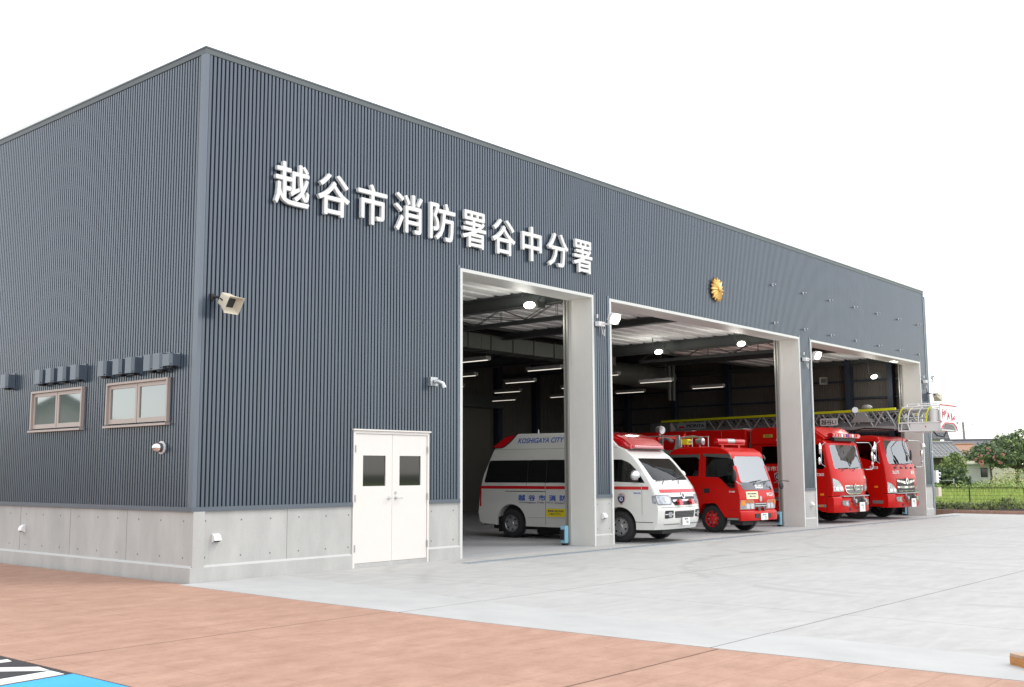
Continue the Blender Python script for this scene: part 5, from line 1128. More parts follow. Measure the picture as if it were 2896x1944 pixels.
for sg in (-1, 1): Rz.wheel(sg*0.98, 0.07, 0.44, 0.26, 0.30, STEEL, sg); Rz.wheel(sg*0.95, 4.9, 0.44, 0.34, 0.30, STEEL, sg)
bm = B(); box(bm, -0.55, 0.55, -0.9, 7.2, 0.45, 0.95); box(bm, -0.8, 0.8, -0.6, 1.3, 0.55, 1.0); build('chassis', bm, MATS['chassis_black'], Rz.T)
for xx in (-0.6, 0.6): Rz.seat(xx, -0.1, 1.25)
bm = B(); box(bm, -1.05, 1.05, -1.08, -0.72, 1.0, 1.62); build('dashboard', bm, DASH, Rz.T)
bm = B(); box(bm, -1.15, 1.15, 1.80, 7.20, 0.62, 2.92); bmesh.ops.bevel(bm, geom=bm.edges[:], offset=0.05, segments=3, affect='EDGES'); rb = build('rear_body', bm, RED, Rz.T, 35)
for k in range(4):
    bm = B(); y0 = 1.95+k*1.3; box(bm, -1.162, -1.152, y0, y0+1.15, 0.8, 2.3)
    for q in range(18): box(bm, -1.168, -1.162, y0, y0+1.15, 0.82+q*0.082, 0.86+q*0.082)
    build('roller_shutter', bm, ALU, rb)
for yy in (2.7, 4.1): bm = B(); box(bm, -1.16, -1.151, yy, yy+0.015, 2.35, 2.88); build('panel_seam', bm, STEEL, rb)
bm = B(); box(bm, -1.0, 1.0, 1.66, 1.78, 0.7, 2.5, 0); tube(bm, [(-1.05, 1.70, 2.3), (-1.05, 1.70, 2.86), (1.05, 1.70, 2.86)], 0.02, 6); tube(bm, [(-1.05, 1.72, 2.66), (1.0, 1.72, 2.66)], 0.02, 6); tube(bm, [(-0.95, 1.72, 2.45), (0.9, 1.72, 2.48)], 0.06, 8)
build('gap_equipment', bm, DASH, Rz.T)
bm = B(); box(bm, -1.02, -0.8, 1.69, 1.71, 2.60, 2.64); build('red_marker', bm, REDL, Rz.T)
bm = B(); box(bm, -1.05, -0.6, 1.95, 2.35, 2.921, 2.96); box(bm, -1.05, -0.8, 3.9, 4.2, 2.921, 2.95); build('roof_hatch', bm, ALU, rb)

# ---- ladder truck
FL = [(0.35, -1.2), (0.83, -1.25), (1.35, -1.24), (1.72, -1.20), (2.62, -0.95), (2.68, -0.88), (2.73, -0.65), (3.0, -0.5)]
Lt = Car('ladder_truck', 'red ladder truck with a long yellow railed ladder and white rescue basket over its cab', 'ladder truck', 26.8, 0.85, -2, 1.18, FL, 1.8, 0.06, 0.15, -0.55)
prof = [(-1.2, 0.85), (-1.25, 1.0), (-1.24, 1.35), (-1.20, 1.72), (-0.95, 2.62), (-0.88, 2.68), (-0.60, 2.73), (1.0, 2.73), (1.05, 2.6), (1.05, 0.95), (0.55, 0.95), (-0.36, 0.98), (-0.50, 0.80), (-1.0, 0.80), (-1.0, 0.85)]
cav = [(-1.08, 1.1), (-1.08, 1.72), (-0.86, 2.55), (-0.7, 2.64), (0.9, 2.64), (0.95, 1.1)]
wD = rpoly([(0.10, 2.56), (-0.72, 2.54, 0.05), (-0.90, 2.3, 0.1), (-0.98, 1.84), (-0.80, 1.84), (-0.2, 2.02), (0.10, 2.02)], 0.04)
wsL = rpoly([(-1.0, 1.80), (1.0, 1.80), (1.0, 2.57), (-1.0, 2.57)], 0.09)
Lt.body('cab', prof, RED, cav, [wD], [(wsL, -2, 0)], 0.07, 1.3)
Lt.Fr('windscreen', rpoly([(-1.06, 1.76), (1.06, 1.76), (1.06, 2.61), (-1.06, 2.61)], 0.09), GLASSW, -0.012, 0.006)
for sg in (-1, 1):
    Lt.S('door_window', wD, GLASSD, -0.02, 0.006, sgn=sg)
    for pp in ([(-1.0, 0.83), (-1.01, 0.83), (-1.04, 1.7), (-1.03, 1.7)], [(0.14, 0.98), (0.15, 0.98), (0.15, 2.65), (0.14, 2.65)]): Lt.S('door_seam', pp, SEAMR, 0.002, 0.002, sgn=sg, grid=0.4)
    Lt.S('turn_signal', rrect(-0.86, 1.03, -0.70, 1.09, 0.015), AMBER, 0.003, 0.02, sgn=sg)
    bm = B(); x0, x1 = sorted((sg*1.17, sg*0.85)); box(bm, x0, x1, -0.98, -0.50, 0.42, 0.80); st = build('entry_box', bm, RED, Lt.T); x0, x1 = sorted((sg*1.175, sg*1.2)); bm = B(); box(bm, x0, x1, -0.95, -0.6, 0.52, 0.62); build('step', bm, STEEL, st)
big_front(Lt, 1.18, 0.39, 0.83, (0.86, 1.22), 1.74, '3', 'bars', '3L2722', 1.68)
Lt.text_f('3L272', 0.13, -0.68, 1.53, WHITE, bold=0.02, w=0.42); Lt.text_f('越谷', 0.12, 0.62, 1.52, WHITE, bold=0.02, w=0.3)
for k in range(4): Lt.Fr('air_vent', rrect(-0.75+k*0.42, 1.64, -0.60+k*0.42, 1.70, 0.02), BLACK, 0.003, 0.012)
door_mirrors(Lt, 1.15, 2.05); mirror_set(Lt, 1.18, 1.70, 2.60); 
bm = B(); tube(bm, [(0.4, -1.02, 2.66), (-0.1, -1.22, 2.45), (-0.12, -1.34, 2.05)], 0.012, 6); ball(bm, (-0.12, -1.36, 1.98), 0.11, (0.7, 0.3, 1.0)); ball(bm, (0.15, -1.38, 2.08), 0.12, (0.5, 0.3, 1.5)); build('front_mirror', bm, BLACK, Lt.T, 60)
for sg in (-1, 1): Lt.wheel(sg*1.0, 0.05, 0.46, 0.27, 0.31, STEEL, sg); Lt.wheel(sg*0.97, 5.3, 0.46, 0.36, 0.31, STEEL, sg)
bm = B(); box(bm, -0.55, 0.55, -0.9, 8.3, 0.5, 1.0); box(bm, -0.85, 0.85, -0.6, 1.0, 0.6, 1.1); build('chassis', bm, MATS['chassis_black'], Lt.T)
for xx in (-0.6, 0.6): Lt.seat(xx, -0.2, 1.35)
bm = B(); box(bm, -1.05, 1.05, -1.08, -0.72, 1.1, 1.76); build('dashboard', bm, DASH, Lt.T)
bm = B(); box(bm, -1.18, 1.18, 1.15, 8.6, 0.7, 1.75); bmesh.ops.bevel(bm, geom=bm.edges[:], offset=0.03, segments=2, affect='EDGES'); build('rear_body', bm, RED, Lt.T, 35)
bm = B(); lathe(bm, [(1.76, 0), (1.76, 0.85), (1.95, 0.85), (1.95, 0)], 'z', (0, 6.6, 0), 32); box(bm, -0.85, -0.62, 6.0, 7.6, 1.95, 3.1); box(bm, 0.62, 0.85, 6.0, 7.6, 1.95, 3.1); build('turntable', bm, RED, Lt.T, 35)
bm = B(); lathe(bm, [(2.70, 0), (2.70, 0.24), (2.86, 0.24), (2.86, 0)], 'z', (-0.9, 0.55, 0), 24); rd = build('roof_drum', bm, RED, Lt.T, 40)
bm = B(); lathe(bm, [(2.861, 0), (2.861, 0.27), (2.92, 0.27), (2.94, 0.2), (2.94, 0)], 'z', (-0.9, 0.55, 0), 24); build('drum_cap', bm, BLACK, rd, 40)
# the ladder: three nested sections
def lad_z(y, t): return (3.51+(8.03-y)*0.0108) if t else (3.10-(8.03-y)*0.0115)
yF, yB = -1.27, 8.05
for sct, (hx, dz, mt, ya, ybk) in enumerate(((0.62, 0.0, ALU, yF, yB), (0.50, 0.09, ALUD, yF-0.2, yB-0.3), (0.40, 0.15, ALUD, yF-0.3, yB-0.8))):
    for sg in (-1, 1):
        bm = B(); x = sg*hx
        zb0, zb1 = lad_z(ya, 0)+dz, lad_z(ybk, 0)+dz
        wedge(bm, [(x-0.03, ya, zb0-0.06), (x+0.03, ya, zb0-0.06), (x-0.03, ybk, zb1-0.06), (x+0.03, ybk, zb1-0.06), (x-0.03, ya, zb0+0.05), (x+0.03, ya, zb0+0.05), (x-0.03, ybk, zb1+0.05), (x+0.03, ybk, zb1+0.05)])
        n = 11; stp = (ybk-0.9-ya)/n
        for k in range(n):
            y0 = ya+k*stp
            tube(bm, [(x, y0, lad_z(y0, 0)+dz), (x, y0+stp*0.45, lad_z(y0+stp*0.5, 1)-dz*0.3)], 0.024, 6); tube(bm, [(x, y0+stp*0.5, lad_z(y0+stp*0.5, 1)-dz*0.3), (x, y0+stp, lad_z(y0+stp, 0)+dz)], 0.024, 6)
        fr = build('ladder_side', bm, mt, Lt.T)
        if sct == 0:
            bm = B(); z0, z1 = lad_z(ya, 1), lad_z(ybk, 1)
            wedge(bm, [(x-0.035, ya, z0-0.045), (x+0.035, ya, z0-0.045), (x-0.035, ybk, z1-0.045), (x+0.035, ybk, z1-0.045), (x-0.035, ya, z0+0.035), (x+0.035, ya, z0+0.035), (x-0.035, ybk, z1+0.035), (x+0.035, ybk, z1+0.035)]); build('hand_rail', bm, YRAIL, fr)
        else:
            bm = B(); tube(bm, [(x, ya, lad_z(ya, 1)-dz*0.3), (x, ybk, lad_z(ybk, 1)-dz*0.3)], 0.02, 6); build('hand_rail', bm, mt, fr)
    bm = B(); y = ya+0.1
    while y < ybk: z_ = lad_z(y, 0)+dz; tube(bm, [(-hx, y, z_), (hx, y, z_)], 0.015, 6); y += 0.30
    build('rungs', bm, mt, Lt.T)
bm = B(); 
for k in range(5): tube(bm, [(-0.3+k*0.14, yF, 3.10), (-0.3+k*0.14, 7.6, 3.22)], 0.012, 5)
tube(bm, [(-0.66, 0.9, 2.98), (-0.66, 0.2, 2.93), (-0.66, -0.2, 3.0), (-0.66, -1.2, 2.93)], 0.02, 6); build('cables', bm, BLACK, Lt.T)
bm = B(); box(bm, -0.665, -0.655, 6.02, 7.30, 3.17, 3.42); pl = build('maker_plate', bm, mat('plate_grey', (0.33, 0.37, 0.40), 0.5), Lt.T)
build('lettering', text_bm('MORITA', 0.17, lambda u, v, t: Vector((-(0.667+t), 6.48-u, 3.30+v)), 0, 0.002, bold=0.03, w=0.78, h=0.11), BLACK, pl)
bm = B(); box(bm, -0.671, -0.668, 6.98, 7.22, 3.22, 3.30); build('red_mark', bm, TXR, pl)
bm = B(); v = [(-0.66, 7.95, 3.42), (-0.66, 7.55, 3.42), (-0.66, 7.38, 3.16), (-0.66, 7.65, 3.08), (-0.66, 7.82, 3.14)]
A_ = [bm.verts.new(p) for p in v]; C_ = [bm.verts.new((p[0]+0.03, p[1], p[2])) for p in v]; bm.faces.new(A_); bm.faces.new(C_[::-1])
for i in range(5): bm.faces.new((A_[i], A_[(i+1) % 5], C_[(i+1) % 5], C_[i]))
build('gusset', bm, mat('gusset_white', (0.6, 0.58, 0.58), 0.5), Lt.T)
bm = B(); box(bm, -0.72, 0.72, 7.6, 8.5, 3.0, 3.45); build('counterweight', bm, DASH, Lt.T)
# name plate on the ladder
bm = B(); bmn = sheet_bm(rrect(0.74, 3.12, 1.38, 3.37, 0.05), lambda u, v, t: Vector((-(0.70+t), u, v)), 0, 0.02, None); np_ = build('name_plate', bmn, WHITE, Lt.T); bm.free()
build('lettering', text_bm('越谷L1', 0.2, lambda u, v, t: Vector((-(0.722+t), 1.06-u, 3.245+v)), 0, 0.002, bold=0.007, w=0.54, h=0.17), SEAM, np_)
# basket
bm = B(); X0, X1, Y0, Y1 = -0.66, 0.72, -1.32, -2.72; ZB, ZM, ZT = 2.86, 3.12, 3.69
box(bm, X0, X0+0.03, -2.70, -1.75, ZB+0.02, ZM-0.02); box(bm, X1-0.03, X1, -2.70, -1.75, ZB+0.02, ZM-0.02); box(bm, X0, X1, -2.70, -1.40, ZB, ZB+0.03); bk = build('basket', bm, WHITE, Lt.T)
fp = [(X0-0.03, ZB), (X0+0.10, ZB), (X0+0.16, ZB+0.12), (X0+0.36, ZM-0.05), (X1-0.36, ZM-0.05), (X1-0.16, ZB+0.12), (X1-0.10, ZB), (X1+0.03, ZB), (X1+0.03, ZM), (X1, ZM+0.02), (X1, ZT), (X0, ZT), (X0, ZM+0.02), (X0-0.03, ZM)]
build('front_panel', sheet_bm(fp, lambda u, v, t: Vector((u, -2.71-t, v)), 0, 0.04, None), WHITE, bk)
bm = B(); rail = [(X0, ZB+0.02), (X0+0.12, ZB+0.14), (X0+0.34, ZM-0.02), (X1-0.34, ZM-0.02), (X1-0.12, ZB+0.14), (X1, ZB+0.02)]
for p, q in zip(rail, rail[1:]): tube(bm, [(p[0], -2.757, p[1]), (q[0], -2.757, q[1])], 0.018, 6)
tube(bm, [(X0, -2.757, ZT-0.01), (X1, -2.757, ZT-0.01)], 0.018, 6); box(bm, X0-0.06, X0+0.02, -2.775, -2.751, ZM-0.02, ZM+0.04); box(bm, X1-0.02, X1+0.06, -2.775, -2.751, ZM-0.02, ZM+0.04); build('red_edging', bm, mat('edging_red', (0.6, 0.04, 0.06), 0.5), bk)
scr = [[(-0.45, 3.50), (-0.43, 3.24)], [(-0.45, 3.36), (-0.24, 3.46)], [(-0.42, 3.34), (-0.10, 3.44)], [(-0.22, 3.47), (-0.30, 3.30)], [(0.0, 3.42), (-0.12, 3.22)], [(-0.06, 3.42), (0.06, 3.26)], [(0.20, 3.44), (0.22, 3.22)], [(0.22, 3.22), (0.50, 3.36)], [(0.28, 3.28), (0.44, 3.32)], [(0.36, 3.24), (0.50, 3.30)]]
bm = B()
for a, b in scr: a = (a[0]*1.15, 3.34+(a[1]-3.34)*1.35); b = (b[0]*1.15, 3.34+(b[1]-3.34)*1.35); tube(bm, [(a[0], -2.752, a[1]), ((a[0]+b[0])/2+0.01, -2.753, (a[1]+b[1])/2+0.01), (b[0], -2.752, b[1])], [0.008, 0.022, 0.006], 6)
build('lettering', bm, mat('brush_red', (0.42, 0.03, 0.06), 0.5), bk)
bm = B()
for k in range(4): box(bm, -0.45+k*0.27, -0.33+k*0.27, -2.753, -2.750, 3.53, 3.545)
build('slot', bm, DASH, bk)
bm = B(); lathe(bm, [(3.14, 0), (3.14, 0.16), (3.52, 0.16), (3.52, 0)], 'z', (X0+0.17, -2.50, 0), 24); build('control_column', bm, WHITE, bk, 40)
bm = B(); ball(bm, (X0-0.002, -2.25, 2.99), 0.028, (0.4, 1, 1)); build('marker_light', bm, mat('orange_lens', (0.8, 0.12, 0.02), 0.2, coat=0.5), bk)
for sg, xx in ((-1, X0), (1, X1)):
    bm = B(); tube(bm, [(xx, -1.36, ZB), (xx, -1.36, ZM), (xx, -2.70, ZM)], 0.024, 8); tube(bm, [(xx, -1.36, ZB), (xx, -1.75, ZB), (xx, -2.70, ZB)], 0.024, 8); tube(bm, [(xx, -1.74, ZB), (xx, -1.66, ZM)], 0.024, 8)
    tube(bm, [(xx, -1.44, ZB), (xx, -1.48, ZM)], 0.016, 6); tube(bm, [(xx*0.85, -1.45, ZT-0.06), (xx*0.85, -2.72, ZT-0.02)], 0.022, 8); tube(bm, [(xx*0.72, -1.6, ZT+0.04), (xx*0.72, -2.6, ZT+0.04)], 0.020, 8)
    for yy in (-1.62, -2.0, -2.4): tube(bm, [(xx*0.72, yy, ZT+0.04), (xx*0.85, yy, ZT-0.04)], 0.014, 6)
    build('basket_rail', bm, ALU if False else WHITE, bk, 50)
    for yy, mm in ((-1.38, YRAIL), (-1.68, WHITE), (-2.02, WHITE), (-2.28, YRAIL)):
        bm = B(); tube(bm, [(xx, yy, ZM-0.02)]+[(xx*(1.0-0.14*(1-math.cos(R(a)))), yy+0.0-0.14*(1-math.cos(R(a))), ZM+0.05+0.44*math.sin(R(a))) for a in (0, 20, 40, 60, 75, 90)], 0.026 if mm is YRAIL else 0.019, 8); build('guard_hoop', bm, mm, bk, 50)
bm = B(); tube(bm, [(-0.3, -2.35, ZB-0.02), (-0.25, -2.45, ZB-0.16), (0.05, -2.55, ZB-0.2), (0.4, -2.5, ZB-0.02)], 0.022, 8); build('hose', bm, BLACK, bk, 50)
bm = B(); box(bm, -0.4, -0.2, -1.6, -1.42, ZB+0.04, ZB+0.24); tube(bm, [(-0.5, -1.3, 3.3), (0.3, -2.3, 3.3), (0.5, -2.6, 3.1)], 0.03, 6); tube(bm, [(-0.5, -1.2, 3.45), (0.5, -2.0, 3.0)], 0.02, 6); tube(bm, [(0.5, -1.2, 3.45), (-0.3, -2.5, 3.2)], 0.02, 6)
for sg in (-1, 1):
    x = sg*0.46
    for k in range(4): tube(bm, [(x, -1.2-k*0.34, 3.14), (x, -1.37-k*0.34, 3.52)], 0.022, 6); tube(bm, [(x, -1.37-k*0.34, 3.52), (x, -1.54-k*0.34, 3.14)], 0.022, 6)
    box(bm, x-0.03, x+0.03, -2.6, -1.15, 3.08, 3.16); box(bm, x-0.025, x+0.025, -2.6, -1.15, 3.50, 3.55)
for k in range(6): tube(bm, [(-0.46, -1.3-k*0.22, 3.12), (0.46, -1.3-k*0.22, 3.12)], 0.015, 5)
box(bm, -0.4, 0.4, -2.5, -2.44, 3.1, 3.5); box(bm, -0.62, -0.35, -1.62, -1.4, 2.92, 3.08)
build('inner_frame', bm, ALU, bk)
searchlight(Lt.T, (-0.70, 0.10, 3.62), (-0.9, -0.5, -0.1), 'ladder_lamp', 0.10)
bm = B(); ball(bm, (-0.55, -0.25, 3.70), 0.15, (0.8, 1.3, 0.6)); cyl(bm, (-0.55, -0.25, 3.5), (-0.55, -0.25, 3.65), 0.04, seg=8); wedge(bm, [(-0.68, 0.3, 3.2), (-0.64, 0.3, 3.2), (-0.68, -0.5, 3.2), (-0.64, -0.5, 3.2), (-0.68, 0.0, 3.55), (-0.64, 0.0, 3.55), (-0.68, -0.15, 3.55), (-0.64, -0.15, 3.55)]); build('lamp_mount', bm, ALU, Lt.T, 40)

# ------------------------------------------------------------------ surroundings beyond the right end
def leaf_mat(name, a, b, c): 
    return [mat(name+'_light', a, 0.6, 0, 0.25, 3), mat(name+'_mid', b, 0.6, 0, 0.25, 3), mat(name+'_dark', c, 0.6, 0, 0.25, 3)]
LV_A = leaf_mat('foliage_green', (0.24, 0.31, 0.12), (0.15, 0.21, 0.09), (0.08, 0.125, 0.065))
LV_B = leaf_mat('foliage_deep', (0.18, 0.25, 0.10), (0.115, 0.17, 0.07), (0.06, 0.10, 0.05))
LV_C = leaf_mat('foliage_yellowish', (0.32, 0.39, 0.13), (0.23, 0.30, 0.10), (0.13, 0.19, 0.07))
BARK = mat('bark', (0.09, 0.07, 0.055), 0.9, 0, 0.3, 8, 0.4)
PINK = mat('pink_blossom', (0.50, 0.22, 0.20), 0.6, 0, 0.2, 6)
def leaf(bm, p, s_, mi, rnd, up=0.35):
    n = Vector((rnd.gauss(0, 1), rnd.gauss(0, 1), rnd.gauss(0, 1)+up)).normalized(); a = n.orthogonal().normalized(); b = n.cross(a)
    t = rnd.uniform(0, 6.283); u = a*math.cos(t)+b*math.sin(t); v = n.cross(u)
    q = [p-u*s_, p+v*s_*0.45+n*s_*0.1, p+u*s_, p-v*s_*0.45+n*s_*0.1]
    bm.faces.new([bm.verts.new(x) for x in q]).material_index = mi
def crown(blobs, n, size, seed, bias=(0.34, 0.4), loose=1.0):
    rnd = random.Random(seed); bm = B(); tot = sum(b[1][0]*b[1][1]*b[1][2] for b in blobs)
    for c, r_ in blobs:
        c = Vector(c); m = max(20, int(n*r_[0]*r_[1]*r_[2]/tot))
        nc = max(5, m//26); cl = []
        for _ in range(nc):
            d = Vector((rnd.gauss(0, 1), rnd.gauss(0, 1), rnd.gauss(0, 1))).normalized()*(rnd.uniform(0.25, 1)**0.45)
            cl.append((Vector((d.x*r_[0], d.y*r_[1], d.z*r_[2])), rnd.uniform(0.06, 0.15)*loose*max(r_), rnd.random(), d.z))
        for _ in range(m):
            o_, rr, sh, dz = rnd.choice(cl); p = c+o_+Vector((rnd.gauss(0, rr), rnd.gauss(0, rr), rnd.gauss(0, rr*0.6)))
            k = sh+rnd.uniform(-0.2, 0.2)
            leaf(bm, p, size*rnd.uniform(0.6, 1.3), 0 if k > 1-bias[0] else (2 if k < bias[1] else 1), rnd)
    return bm
def tree(name, label, cat, loc, blobs, n, size, seed, mats, group=None, trunk_r=0.12, extra=None, loose=1.0):
    T = thing(name, label, cat, loc, 0, group); rnd = random.Random(seed+5)
    bm = B(); top = max(blobs, key=lambda b: b[0][2])[0]
    hz = min(b[0][2] for b in blobs)
    tube(bm, [(0, 0, -0.2), (0.05, 0, hz*0.4), (0.02, 0.05, hz*0.8), (top[0]*0.4, top[1]*0.4, top[2])], [trunk_r, trunk_r*0.8, trunk_r*0.6, trunk_r*0.2], 8)
    for c, r_ in blobs: tube(bm, [(0.02, 0.02, hz*0.6), (c[0]*0.5, c[1]*0.5, hz*0.6+(c[2]-hz*0.6)*0.6), c], [trunk_r*0.5, trunk_r*0.3, trunk_r*0.1], 6)
    build('trunk', bm, BARK, T, 50)
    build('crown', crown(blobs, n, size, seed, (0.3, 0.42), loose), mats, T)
    if extra: build('blossom', crown(extra, 230, size*0.8, seed+9, (1.0, 0.0)), [PINK], T)
    return T
G_T = 'trees behind the field'
tree('tree', 'wide spreading green tree, tallest of the trees behind the field', 'tree', (62.8, 6.2, 0.5), [((0, 0, 2.6), (1.2, 1.2, 0.55)), ((-0.6, 1.5, 2.3), (0.9, 0.9, 0.45)), ((-0.4, 2.5, 1.95), (0.7, 0.7, 0.3)), ((0.4, -1.5, 2.75), (1.0, 1.1, 0.5)), ((0.3, 0.5, 3.15), (0.7, 0.7, 0.3)), ((0.2, -0.6, 3.35), (0.6, 0.55, 0.28)), ((0, -2.6, 2.3), (0.9, 0.9, 0.5)), ((-0.3, 0.3, 1.9), (1.3, 1.5, 0.45)), ((0.1, -1.3, 3.4), (0.35, 0.3, 0.2)), ((0, 1.0, 2.9), (0.5, 0.5, 0.25)), ((0, -3.4, 2.0), (0.7, 0.6, 0.3))], 9000, 0.10, 11, LV_A, G_T, 0.16, None, 1.6)
tree('tree', 'green tree with gaps at the right edge of the picture', 'tree', (65.8, 3.6, 0.5), [((0, 0.8, 2.3), (0.9, 0.9, 0.45)), ((0, -0.7, 2.8), (1.1, 1.0, 0.45)), ((0.2, -2.2, 2.4), (1.1, 1.1, 0.6)), ((0, 0.2, 3.3), (0.6, 0.6, 0.25)), ((0, 0, 1.6), (1.0, 1.3, 0.35)), ((0, -1.6, 3.4), (0.6, 0.6, 0.3))], 5500, 0.11, 12, LV_A, G_T, 0.15, None, 1.6)
tree('tree', 'dark rounded tree left of the spreading tree', 'tree', (60.4, 7.3, 0.5), [((0, 0, 2.1), (0.8, 0.8, 0.55)), ((0, -0.7, 1.95), (0.7, 0.8, 0.5)), ((0, 0.5, 1.85), (0.5, 0.5, 0.35))], 4500, 0.10, 13, LV_B, G_T)
tree('crape_myrtle', 'small tree carrying pink blossom in front of the spreading tree', 'tree', (58.0, 6.3, 0.5), [((0, 0, 1.95), (0.7, 0.8, 0.45)), ((0, -0.6, 1.7), (0.7, 0.7, 0.5))], 4200, 0.09, 14, LV_B, None, 0.08,
     [((-0.8, 0.45, 1.6), (0.25, 0.20, 0.22)), ((-0.8, 0.15, 1.45), (0.2, 0.16, 0.25)), ((-0.8, -0.15, 2.2), (0.2, 0.16, 0.2)), ((-0.8, -0.55, 1.8), (0.2, 0.14, 0.16)), ((-0.8, -0.8, 1.5), (0.2, 0.12, 0.12)), ((-0.8, 0.3, 1.95), (0.2, 0.16, 0.14)), ((-0.8, -0.9, 1.95), (0.2, 0.1, 0.1))])
tree('shrub', 'round light green shrub in front of the tiled house', 'shrub', (54.9, 7.42, 0.5), [((0, 0, 1.45), (0.6, 0.62, 0.62)), ((0, -0.3, 1.1), (0.5, 0.5, 0.45))], 3200, 0.075, 15, LV_C, None, 0.06)
tree('shrub', 'dark green shrub beside the downpipe end of the station', 'shrub', (50.4, 7.0, 0.4), [((0, 0.1, 0.9), (0.6, 0.7, 0.75)), ((0, -0.5, 0.6), (0.5, 0.5, 0.55))], 3400, 0.07, 16, LV_B, None, 0.06)
tree('shrub', 'low dense green shrub just left of the white shed', 'shrub', (50.8, 5.95, 0.4), [((0, 0, 0.85), (0.55, 0.55, 0.62)), ((0, -0.3, 0.5), (0.5, 0.45, 0.45))], 3200, 0.07, 17, LV_A, None, 0.06)
# far wood line so the horizon is closed
rnd = random.Random(3); bl = []
for k in range(60): bl.append(((150+rnd.uniform(-12, 20), -70+k*3.2+rnd.uniform(-1, 1), rnd.uniform(0.6, 1.6)), (2.5, 2.6, rnd.uniform(1.2, 2.0))))
o = build('distant_trees', crown(bl, 12000, 0.55, 33), LV_B); tag(o, 'far off line of trees on the horizon', 'tree line', kind='stuff')
# sloping field with grass blades
bm = B(); v = [bm.verts.new(p) for p in ((34.3, -60, 0.02), (34.3, 60, 0.02), (56, 60, 0.60), (56, -60, 0.60))]; bm.faces.new(v)
v2 = [bm.verts.new(p) for p in ((56, -60, 0.60), (56, 60, 0.60), (100, 60, 0.45), (100, -60, 0.45))]; bm.faces.new(v2)
o = build('field_slope', bm, FIELD); tag(o, 'green field surface rising gently away from the fence', None, kind='structure')
rnd = random.Random(21); bm = B()
GRM = [mat('grass_bright', (0.40, 0.50, 0.13), 0.7, 0, 0.25, 2), mat('grass_mid', (0.33, 0.43, 0.11), 0.7, 0, 0.25, 2), mat('grass_yellow', (0.50, 0.53, 0.17), 0.7, 0, 0.25, 2)]
for _ in range(26000):
    x = 34.5+(rnd.random()**1.3)*20; y = rnd.uniform(-14, 13); zz = 0.02+(x-34.3)*0.0267; h = rnd.uniform(0.12, 0.34); a = rnd.uniform(0, 6.28); ww = 0.02+0.0012*(x-34)
    d = Vector((math.cos(a)*ww, math.sin(a)*ww, 0)); l_ = Vector((rnd.gauss(0, 0.05), rnd.gauss(0, 0.05), h)); p = Vector((x, y, zz))
    bm.faces.new([bm.verts.new(q) for q in (p-d, p+d, p+l_)]).material_index = rnd.choice((0, 0, 1, 1, 2))
o = build('tall_grass', bm, GRM); tag(o, 'bright green grass growing all over the field', 'grass', kind='stuff')
WEM = [mat('weed_tan', (0.55, 0.47, 0.30), 0.8, 0, 0.2), mat('weed_green', (0.32, 0.42, 0.12), 0.8, 0, 0.2), mat('weed_dark', (0.09, 0.15, 0.05), 0.8, 0, 0.2)]
bm = B(); rnd = random.Random(5)
for _ in range(13000):
    y = rnd.uniform(-8, 9); x = rnd.uniform(48.5, 53); t = (y-1)/5
    base = 0.45+(x-48)*0.02; hh = 0.30+0.70*math.exp(-((y-3.2)/0.7)**2)+0.45*math.exp(-((y-1.6)/1.0)**2)+0.3*math.exp(-((y+0.6)/1.2)**2)+0.12*math.sin(y*5); h = rnd.uniform(0.1, 1)*hh
    tan = 0.45 if y < 4.2 else 0.05; p = Vector((x, y, base+h)); mi = 0 if rnd.random() < tan*(h/hh) else rnd.choice((1, 1, 2))
    leaf(bm, p, rnd.uniform(0.03, 0.085), mi, rnd, 0.0)
o = build('weeds', bm, WEM); tag(o, 'tall tan and green weeds at the back of the field', 'weeds', kind='stuff')

# kerb, low wall, fence, hedge
T = thing('brick_kerb', 'reddish brick kerb along the far edge of the apron', 'kerb', (0, 0, 0))
bm = B(); y = -30.0
while y < 12: box(bm, 32.40, 32.52, y, y+0.205, -0.08, 0.095); y += 0.21
build('bricks', bm, KERB, T)
bm = B(); box(bm, 33.92, 34.05, -40, 25, -0.1, 0.30); o = build('low_wall', bm, BLOCKW); tag(o, 'low grey block wall under the mesh fence', 'wall')
FN = thing('mesh_fence', 'dark brown wire mesh fence on the low block wall', 'fence', (33.98, 0, 0)); FMT = mat('fence_brown', (0.03, 0.022, 0.02), 0.5)
ps = [-0.09+1.97*k for k in range(-10, 8)]
for p in ps: bm = B(); box(bm, 0.0, 0.04, p-0.02, p+0.02, 0.1, 0.90); build('post', bm, FMT, FN)
for p in ps[:-1]:
    bm = B()
    for zz in (0.34, 0.46, 0.60, 0.74, 0.87): box(bm, -0.006, 0.0, p+0.02, p+1.95, zz-0.004, zz+0.004)
    for zz in (0.90,): box(bm, -0.01, 0.01, p+0.02, p+1.95, zz-0.008, zz+0.008)
    y = p+0.05
    while y < p+1.94: box(bm, -0.004, -0.001, y-0.0022, y+0.0022, 0.32, 0.93); y += 0.055
    build('mesh_panel', bm, FMT, FN)
ordn = ['first', 'second', 'third', 'fourth', 'fifth', 'sixth', 'seventh', 'eighth', 'ninth', 'tenth']
sh = []
